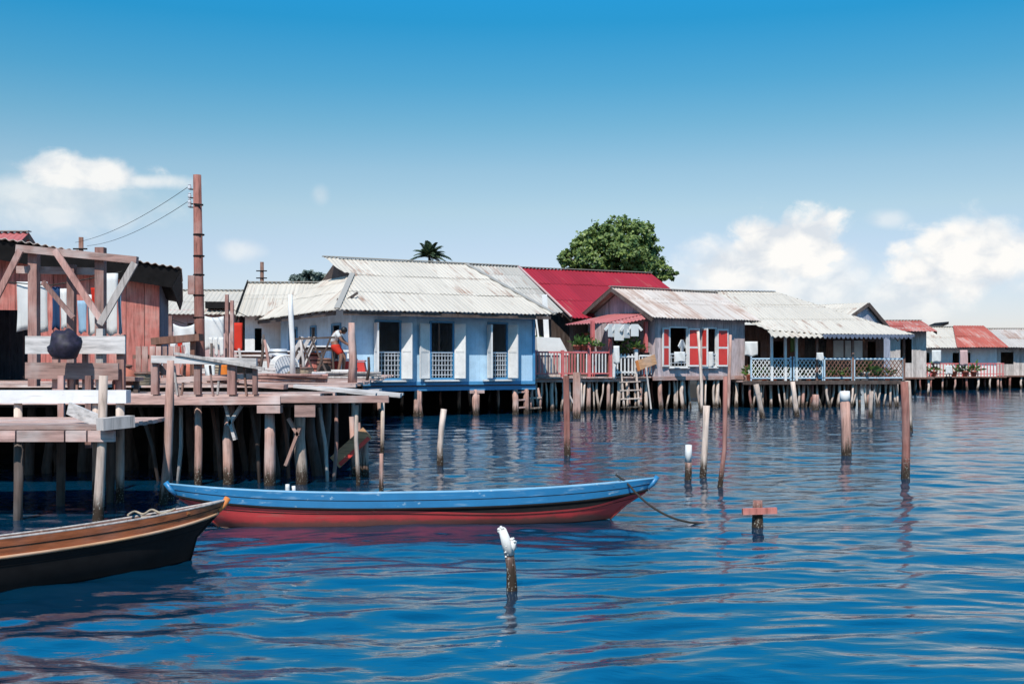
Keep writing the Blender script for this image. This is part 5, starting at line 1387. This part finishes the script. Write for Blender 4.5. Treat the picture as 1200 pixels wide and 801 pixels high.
for px, y, z, s, lab in ((648, 1.6, 3.0, 1.1, 'green creeper hanging in the shade beside the white plank'), (752, 1.0, 3.1, 1.2, 'hanging green plant under the striped awning'), (716, 2.2, 3.2, .8, 'leafy hanging plant behind the white shirts')):
    o = thing('hanging_plant', lab, 'plant', pw(px, y, z)); mb = MB()
    for i in range(110):
        p = V((rng.gauss(0, .2), rng.gauss(0, .15), rng.uniform(-.55, .15))) * s; d = V((rng.uniform(-1, 1), rng.uniform(-1, 1), rng.uniform(-1, .3))).normalized() * .14; sd_ = d.cross(V((0, 1, .3))).normalized() * .05
        mb.add([p, p + d * .5 + sd_, p + d, p + d * .5 - sd_], [(0, 1, 2, 3)])
    mb.build('leaves', M['leafp'], o); MB().lathe([(.05, 0), (.11, .08), (.12, .14), (0, .14)], (0, 0, -.05), 10).build('pot', M['terra'], o)
    MB().tube([(0, 0, .05), (0, 0, .7)], .008, 5).build('hanger', M['black'], o)
# tarpaulin cover on the porch
tb = thing('covered_chest', 'white sheeted chest with sloping top behind the red railing', 'chest', pw(640, .8, PZ), PY)
MB().prism([(0, 0, .9), (1.45, 0, .9), (1.1, .15, 1.62), (.02, .15, 1.66)], (0, .9, 0)).build('cover', M['cwhite'], tb)
MB().bx(.04, 1.4, .05, .85, 0, .9).build('body', M['greyz'], tb)
def shirt(label, P, s, mat, yaw=0., name='shirt'):
    mb = MB(); n = 5
    pts = [(-.22, 0), (.22, 0), (.26, -.04), (.5, -.32), (.38, -.42), (.25, -.24), (.25, -.72), (-.25, -.72), (-.25, -.24), (-.38, -.42), (-.5, -.32), (-.26, -.04)]
    fr = [V((x * s, .03 * math.sin(x * 9), z * s)) for x, z in pts]
    cvs = fr + [p + V((0, .035, 0)) for p in fr]
    m = len(pts)
    fs = [tuple(range(m))[::-1], tuple(range(m, 2 * m))] + [(i, (i + 1) % m, m + (i + 1) % m, m + i) for i in range(m)]
    mb.add(cvs, fs); o = mb.build(name, M[mat], None, False, P, yaw); return tagp(o, label, 'shirt', 'washing hung out to dry')
line('clothes_line', 'washing line under the striped awning', [pw(700, -.42, WZ(378, 45.5)), pw(746, -.42, WZ(377.5, 45.5))])
for px, s, lab, yw in ((711, .75, 'white shirt leftmost on the line under the striped awning', .2), (720, .95, 'long white shirt second on the line under the awning', .0), (729, .8, 'white shirt third on the line under the striped awning', .3), (738, .7, 'white shirt rightmost on line under the striped awning', -.2)):
    shirt(lab, pw(px, -.42, WZ(379, 45.5)), s, 'cwhite', PY + yw)
hang('cloth', 'white cloth hung over the porch rail left of the gate', 'cloth', 719, 726, 405, 426, 45.6, 'cwhite')
o = thing('leaning_board', 'buff board with an orange edge leaning outside the gable house corner', 'board', pw(758, -.12, WZ(425, 46)), PY)
MB().beam((-.5, -.06, -.1), (.36, .0, .16), .03, .42, up=V((0, .0, 1))).build('panel', M['boattan'], o); MB().beam((-.62, -.08, -.14), (-.49, -.062, -.10), .035, .45, up=V((0, 0, 1))).build('edge', M['orange'], o)
plankthing('leaning_stick', 'thin pole leaning below the buff board at the porch', ((763, 479), (757, 430)), 44.9, .06, .06, 'greyz', 'stick')
ld = thing('ladder', 'short wooden ladder from the porch gate down to the water', 'ladder', pw(736, -.15, 0), PY)
for x in (-.36, .36): MB().beam((x, -.25, -.5), (x, .1, 1.55), .07, .07, up=V((0, 1, 0))).build('stile', M['pile'], ld)
for z in (.15, .5, .85, 1.2): MB().beam((-.5, -.19 + .17 * z, z), (.5, -.19 + .17 * z, z + .02), .07, .05).build('rung', M['pile'], ld)
sl_ = thing('broken_ladder', 'small crooked ladder frame under the red railing by blue house', 'ladder', pw(618, -.7, 0), PY)
for x in (-.2, .22): MB().tube([(x, 0, -.5), (x + .03, 0, .5), (x * .6, 0, 1.0)], .05, 7).build('stile', M['pilepink'], sl_, True)
for z in (.2, .6): MB().beam((-.25, -.05, z), (.28, -.05, z + .03), .05, .06).build('rung', M['pile'], sl_)
def gw_(px, y, z):
    x = gl(px); return V((GO[0] + math.cos(GY) * x - math.sin(GY) * y, GO[1] + math.sin(GY) * x + math.cos(GY) * y, z))
shirt('white shirt hung in the left shuttered window', gw_(797, -.14, 3.0), .9, 'cwhite', GY + .5)
hang('cloth', 'white cloth hung low in the left shuttered window', 'cloth', 790, 803, 412, 424, 47.1, 'cwhite', wav=.03)
hang('curtain', 'white curtain drawn in the right shuttered window', 'curtain', 826, 836, 412, 430, 48.75, 'cwhite', wav=.03)
hang('sheet', 'white sheet hung at the left end of the veranda', 'sheet', 873, 888, 400, 417, 49.6, 'cwhite')
hang('cloth', 'small white cloth over the veranda rail post', 'cloth', 957, 965, 413, 422, 48.9, 'cwhite')
hang('cloth', 'small white cloth low down between shuttered house and veranda', 'cloth', 876, 884, 433, 438, 49.5, 'cwhite')
hang('curtain', 'green patterned curtain beside veranda doorway', 'curtain', 926, 933, 390, 412, 50.5, 'leafp')
for px, y, s, lab in ((884, .5, 1.3, 'dark bushy plant leftmost behind the veranda lattice'), (900, .4, 1.1, 'leafy plant in pot behind the left veranda lattice'), (912, .4, 1.0, 'pot plant second from left behind the lattice'), (924, .4, 1.2, 'tall leafy pot plant beside the second veranda post'), (941, .4, 1.0, 'pot plant behind the right lattice panel near its left post'), (952, .4, 1.1, 'pot plant behind the right lattice panel near the white cloth'),
        (972, .3, .9, 'low pot plant right of the white lattice'), (984, .3, 1.2, 'bushy pot plant left of the white wall panels'), (996, .3, 1.0, 'pot plant before the first white wall panel'), (1009, .3, 1.0, 'small pot plant below the middle white panel'), (1017, .3, 1.7, 'tallest yellow green pot plant before the white panels'), (1030, .3, 1.0, 'pot plant right of the yellow green plant'), (1044, .3, 1.1, 'pot plant near the reddish corner post')):
    pot_plant(lab, vw(px, y, VZ + .01), s, n=60, mat='white' if int(px) % 2 else 'terra')
bk = thing('bench', 'dark bench in the shade of the veranda', 'bench', vw(978, 1.4, VZ), VY)
MB().bx(-.6, .6, -.2, .2, .42, .47).build('seat', M['dark'], bk); MB().bx(-.6, .6, .16, .2, .5, .9).build('backrest', M['dark'], bk)
for a in (-.5, .5): MB().bx(a - .04, a + .04, -.18, .18, 0, .42).build('leg', M['dark'], bk)

for a, b, c, d, m_, lab in ((1092, 1103, 410, 424, 'cwhite', 'white cloth hung left on the far white house wall'), (1125, 1134, 410, 428, 'cpink', 'pale pink cloth hung right on the far white house wall'), (1070, 1084, 416, 438, 'cblue', 'pale blue cloth hung between veranda house and far white house'), (1108, 1116, 428, 438, 'cwhite', 'white cloth drying over the far red railing')):
    hang('cloth', lab, 'cloth', a, b, c, d, 80.6, m_, wav=.04)
for k, px in enumerate((1083, 1094, 1118, 1131, 1141)):
    pot_plant(('leftmost plant on the far red railed porch', 'second plant on the far red railed porch', 'middle plant on the far red railed porch', 'fourth plant on the far red railed porch', 'rightmost plant on the far red railed porch')[k], (WX(px, 81.1), 81.1, 1.01), 1.8, n=40)
# ------------------------------------------------------------------ trees
def tree(name, label, px, pyb, pyt, Z, lobes, nleaf, leaf, mat, trunk=.3, seed=1):
    r = random.Random(seed); X0 = WX(px, Z)
    o = thing(name, label, 'tree', (X0, Z, 0))
    C = [(V((WX(a, Z) - X0, dy, WZ(b, Z))), rx_ * Z / F, rz2 * Z / F) for a, b, rx_, rz2, dy in lobes]
    zc = sum(c[0].z for c in C) / len(C)
    mb = MB(); mb.tube([(0, 0, -.5), (.1, 0, zc * .35), (-.05, .1, zc * .65), (0, 0, zc)], [trunk, trunk * .85, trunk * .65, trunk * .3], 9, rough=.06)
    for c, rx_, rz2 in C:
        s_ = V((0, 0, zc * r.uniform(.55, .8))); m_ = s_.lerp(c, .5) + V((r.uniform(-.4, .4), r.uniform(-.4, .4), .3))
        mb.tube([s_, m_, c, c + (c - s_).normalized() * rx_ * .5], [trunk * .4, trunk * .28, trunk * .16, trunk * .05], 6)
    mb.build('trunk', M['bark'], o, True)
    lv = MB(); tot = sum(a * b for _, a, b in C)
    for c, rx_, rz2 in C:
        ncl = max(5, int(nleaf * rx_ * rz2 / tot / 26))
        for k in range(ncl):
            d = V((r.gauss(0, 1), r.gauss(0, 1), r.gauss(0, 1))).normalized(); q = r.uniform(.3, 1.08) ** .6
            cc = c + V((d.x * rx_ * q, d.y * rx_ * q, d.z * rz2 * q)); cr = rx_ * r.uniform(.13, .27)
            for i in range(26):
                p = cc + V((r.gauss(0, 1), r.gauss(0, 1), r.gauss(0, .75))) * cr * .55
                nn = (V((r.gauss(0, .75), r.gauss(-.35, .75), r.gauss(.75, .6))) + d * .5).normalized()
                a1 = nn.cross(V((r.uniform(-1, 1), r.uniform(-1, 1), r.uniform(-1, 1)))).normalized() * leaf * r.uniform(.6, 1.3)
                a2 = nn.cross(a1) * .42
                lv.add([p - a1 * .5, p + a2, p + a1 * .6, p - a2], [(0, 1, 2, 3)])
    lv.build('crown', M[mat], o); return o
tree('broad_tree', 'broad leafy green tree rising behind the red roof', 722, 440, 253, 75,
     [(724, 272, 24, 17, 0), (705, 281, 20, 16, -1.5), (685, 290, 19, 17, .6), (669, 303, 14, 15, 0), (745, 277, 20, 17, -1), (759, 294, 17, 17, .5), (728, 297, 24, 19, -2), (700, 304, 24, 18, -1.5), (749, 312, 20, 17, -1), (771, 315, 13, 14, 0), (785, 322, 9, 9, 0), (690, 322, 28, 16, 1), (728, 322, 32, 18, 1)], 25000, .23, 'leaf', .4, 3)
tree('distant_tree', 'blue green treetop just showing above roofs left of the blue house', 365, 440, 312, 120, [(365, 324, 15, 6, 0), (352, 327, 10, 5, 0), (378, 326, 10, 5, 1)], 1500, .5, 'leafb', .4, 5)
def palm(label, px, pyc, Z, rpx, seed):
    r = random.Random(seed); o = thing('palm_tree', label, 'palm', (WX(px, Z), Z, 0)); h = WZ(pyc, Z); Lf = rpx * Z / F
    MB().tube([(.6, 0, -.5), (.4, 0, h * .4), (.1, 0, h * .8), (0, 0, h)], [.22, .19, .16, .13], 8, rough=.05).build('trunk', M['bark'], o, True)
    fr = MB()
    for k in range(36):
        a = r.uniform(0, 6.28); el = r.uniform(.0, 1.5); d = V((math.cos(a) * math.cos(el), math.sin(a) * math.cos(el), math.sin(el))); L = Lf * r.uniform(.75, 1.1)
        pts = [V((0, 0, h)) + d * L * u - V((0, 0, L * .42 * u * u)) for u in np.linspace(0, 1, 13)]
        fr.tube(pts, [.03] * 13, 4)
        for i in range(1, 13):
            t_ = (pts[i] - pts[i - 1]).normalized(); sd_ = t_.cross(V((0, 0, 1))).normalized()
            for sg in (-1, 1):
                e = (sd_ * sg + t_ * .6 - V((0, 0, .45))).normalized() * Lf * .26 * (1.15 - i / 14); wv = t_ * .075 * Lf * .6
                fr.add([pts[i], pts[i] + e * .5 + wv, pts[i] + e, pts[i] + e * .5 - wv], [(0, 1, 2, 3)])
    fr.build('crown', M['palm'], o)
palm('dark palm crown showing above the blue house ridge', 503, 299, 120, 27, 4)
rw = thing('roof_weeds', 'spiky weeds growing on the corner of the shack roof', 'weeds', (WX(203, 26), 26, WZ(326, 26)))
mb = MB()
for i in range(26):
    a = rng.uniform(0, 6.28); d = V((math.cos(a) * .6, math.sin(a) * .6, rng.uniform(.3, 1))).normalized() * rng.uniform(.08, .2); sd_ = d.cross(V((0, 1, .2))).normalized() * .02
    mb.add([(0, 0, 0), d * .5 + sd_, d, d * .5 - sd_], [(0, 1, 2, 3)])
mb.build('leaves', M['palm'], rw)
# person
def person():
    Z = 32.5; base = V((WX(400, Z), Z, 0))
    o = thing('person', 'person in white shirt and red shorts bending forward beside the work table', 'person', (WX(397, Z), Z, DZ + .01))
    def q(px, py, dy=0): return V((WX(px, Z) - WX(397, Z), dy, WZ(py, Z) - DZ))
    def skinmesh(name, verts, edges, mat, root_i=0, sub=2):
        me = bpy.data.meshes.new(name); me.from_pydata([v[0] for v in verts], edges, []); me.materials.append(M[mat])
        ob = bpy.data.objects.new(name, me); COL.objects.link(ob); ob.parent = o
        md = ob.modifiers.new('skin', 'SKIN')
        for i, v in enumerate(verts):
            me.skin_vertices[0].data[i].radius = (v[1], v[1]) if not isinstance(v[1], tuple) else v[1]
        me.skin_vertices[0].data[root_i].use_root = True
        s2 = ob.modifiers.new('sub', 'SUBSURF'); s2.levels = sub; s2.render_levels = sub
        for p in me.polygons: p.use_smooth = True
        md.use_smooth_shade = True
        return ob
    # 0 pelvis,1 belly,2 chest,3 neck,4 head,5 crown ; legs ; arms with hands and fingers
    hip = q(391.5, 405)
    B = [(hip, .125), (q(390.5, 398), .115), (q(393, 391), .13), (q(399, 388.5), .05), (q(402.5, 388.5), .085), (q(405.5, 390), .07)]
    E = [(0, 1), (1, 2), (2, 3), (3, 4), (4, 5)]
    def chain(start, pts):
        p = start
        for v in pts: B.append(v); E.append((p, len(B) - 1)); p = len(B) - 1
        return p
    foot = DZ
    for sy_ in (-.1, .1):
        k = q(402 + sy_ * 10, 417, sy_ * 1.3); an = q(399 + sy_ * 20, 440, sy_ * 1.2); an.z = .09
        chain(0, [(q(394, 408, sy_), .095), (k, .06), (an, .042), (an + V((.17, 0, -.05)), .035)])
        sh2 = q(396, 391, sy_ * 1.8); elb = q(402, 400, sy_ * 2); wr = q(408, 404, sy_ * 1.2)
        w_ = chain(2, [(sh2, .06), (elb, .042), (wr, .03), (wr + V((.08, 0, -.03)), .03)])
        for f in range(4): chain(w_, [(B[w_][0] + V((.05, (f - 1.5) * .022, -.02)), .011), (B[w_][0] + V((.09 - abs(f - 1.5) * .012, (f - 1.5) * .024, -.05)), .009)])
        chain(w_, [(B[w_][0] + V((.02, -.04 if sy_ > 0 else .04, -.02)), .012)])
    skinmesh('body', B, E, 'skin')
    skinmesh('shirt', [(q(391.2, 402.5), .15), (q(390.3, 398), .14), (q(393, 391), .152), (q(397, 389), .085), (q(396, 391, -.18), .08), (q(399.5, 396, -.2), .065), (q(396, 391, .18), .08), (q(399.5, 396, .2), .065)], [(0, 1), (1, 2), (2, 3), (2, 4), (4, 5), (2, 6), (6, 7)], 'cwhite')
    skinmesh('shorts', [(q(391.3, 403), .155), (q(391.5, 406), .15), (q(395, 409, -.1), .115), (q(401, 415.5, -.125), .085), (q(395, 409, .1), .115), (q(401, 415.5, .125), .085)], [(0, 1), (1, 2), (2, 3), (1, 4), (4, 5)], 'cred')
    h = q(403, 387.8); mb = MB(); mb.lathe([(.0, -.08), (.085, -.06), (.105, 0), (.09, .06), (.05, .09), (0, .1)], (h.x, h.y, h.z + .02), 12); mb.build('hair', M['hair'], o, True)
    mb = MB(); f_ = q(405.5, 391)
    mb.lathe([(0, -.02), (.018, 0), (0, .03)], (f_.x + .07, f_.y, f_.z - .0), 6); mb.build('nose', M['skin'], o, True)
person()
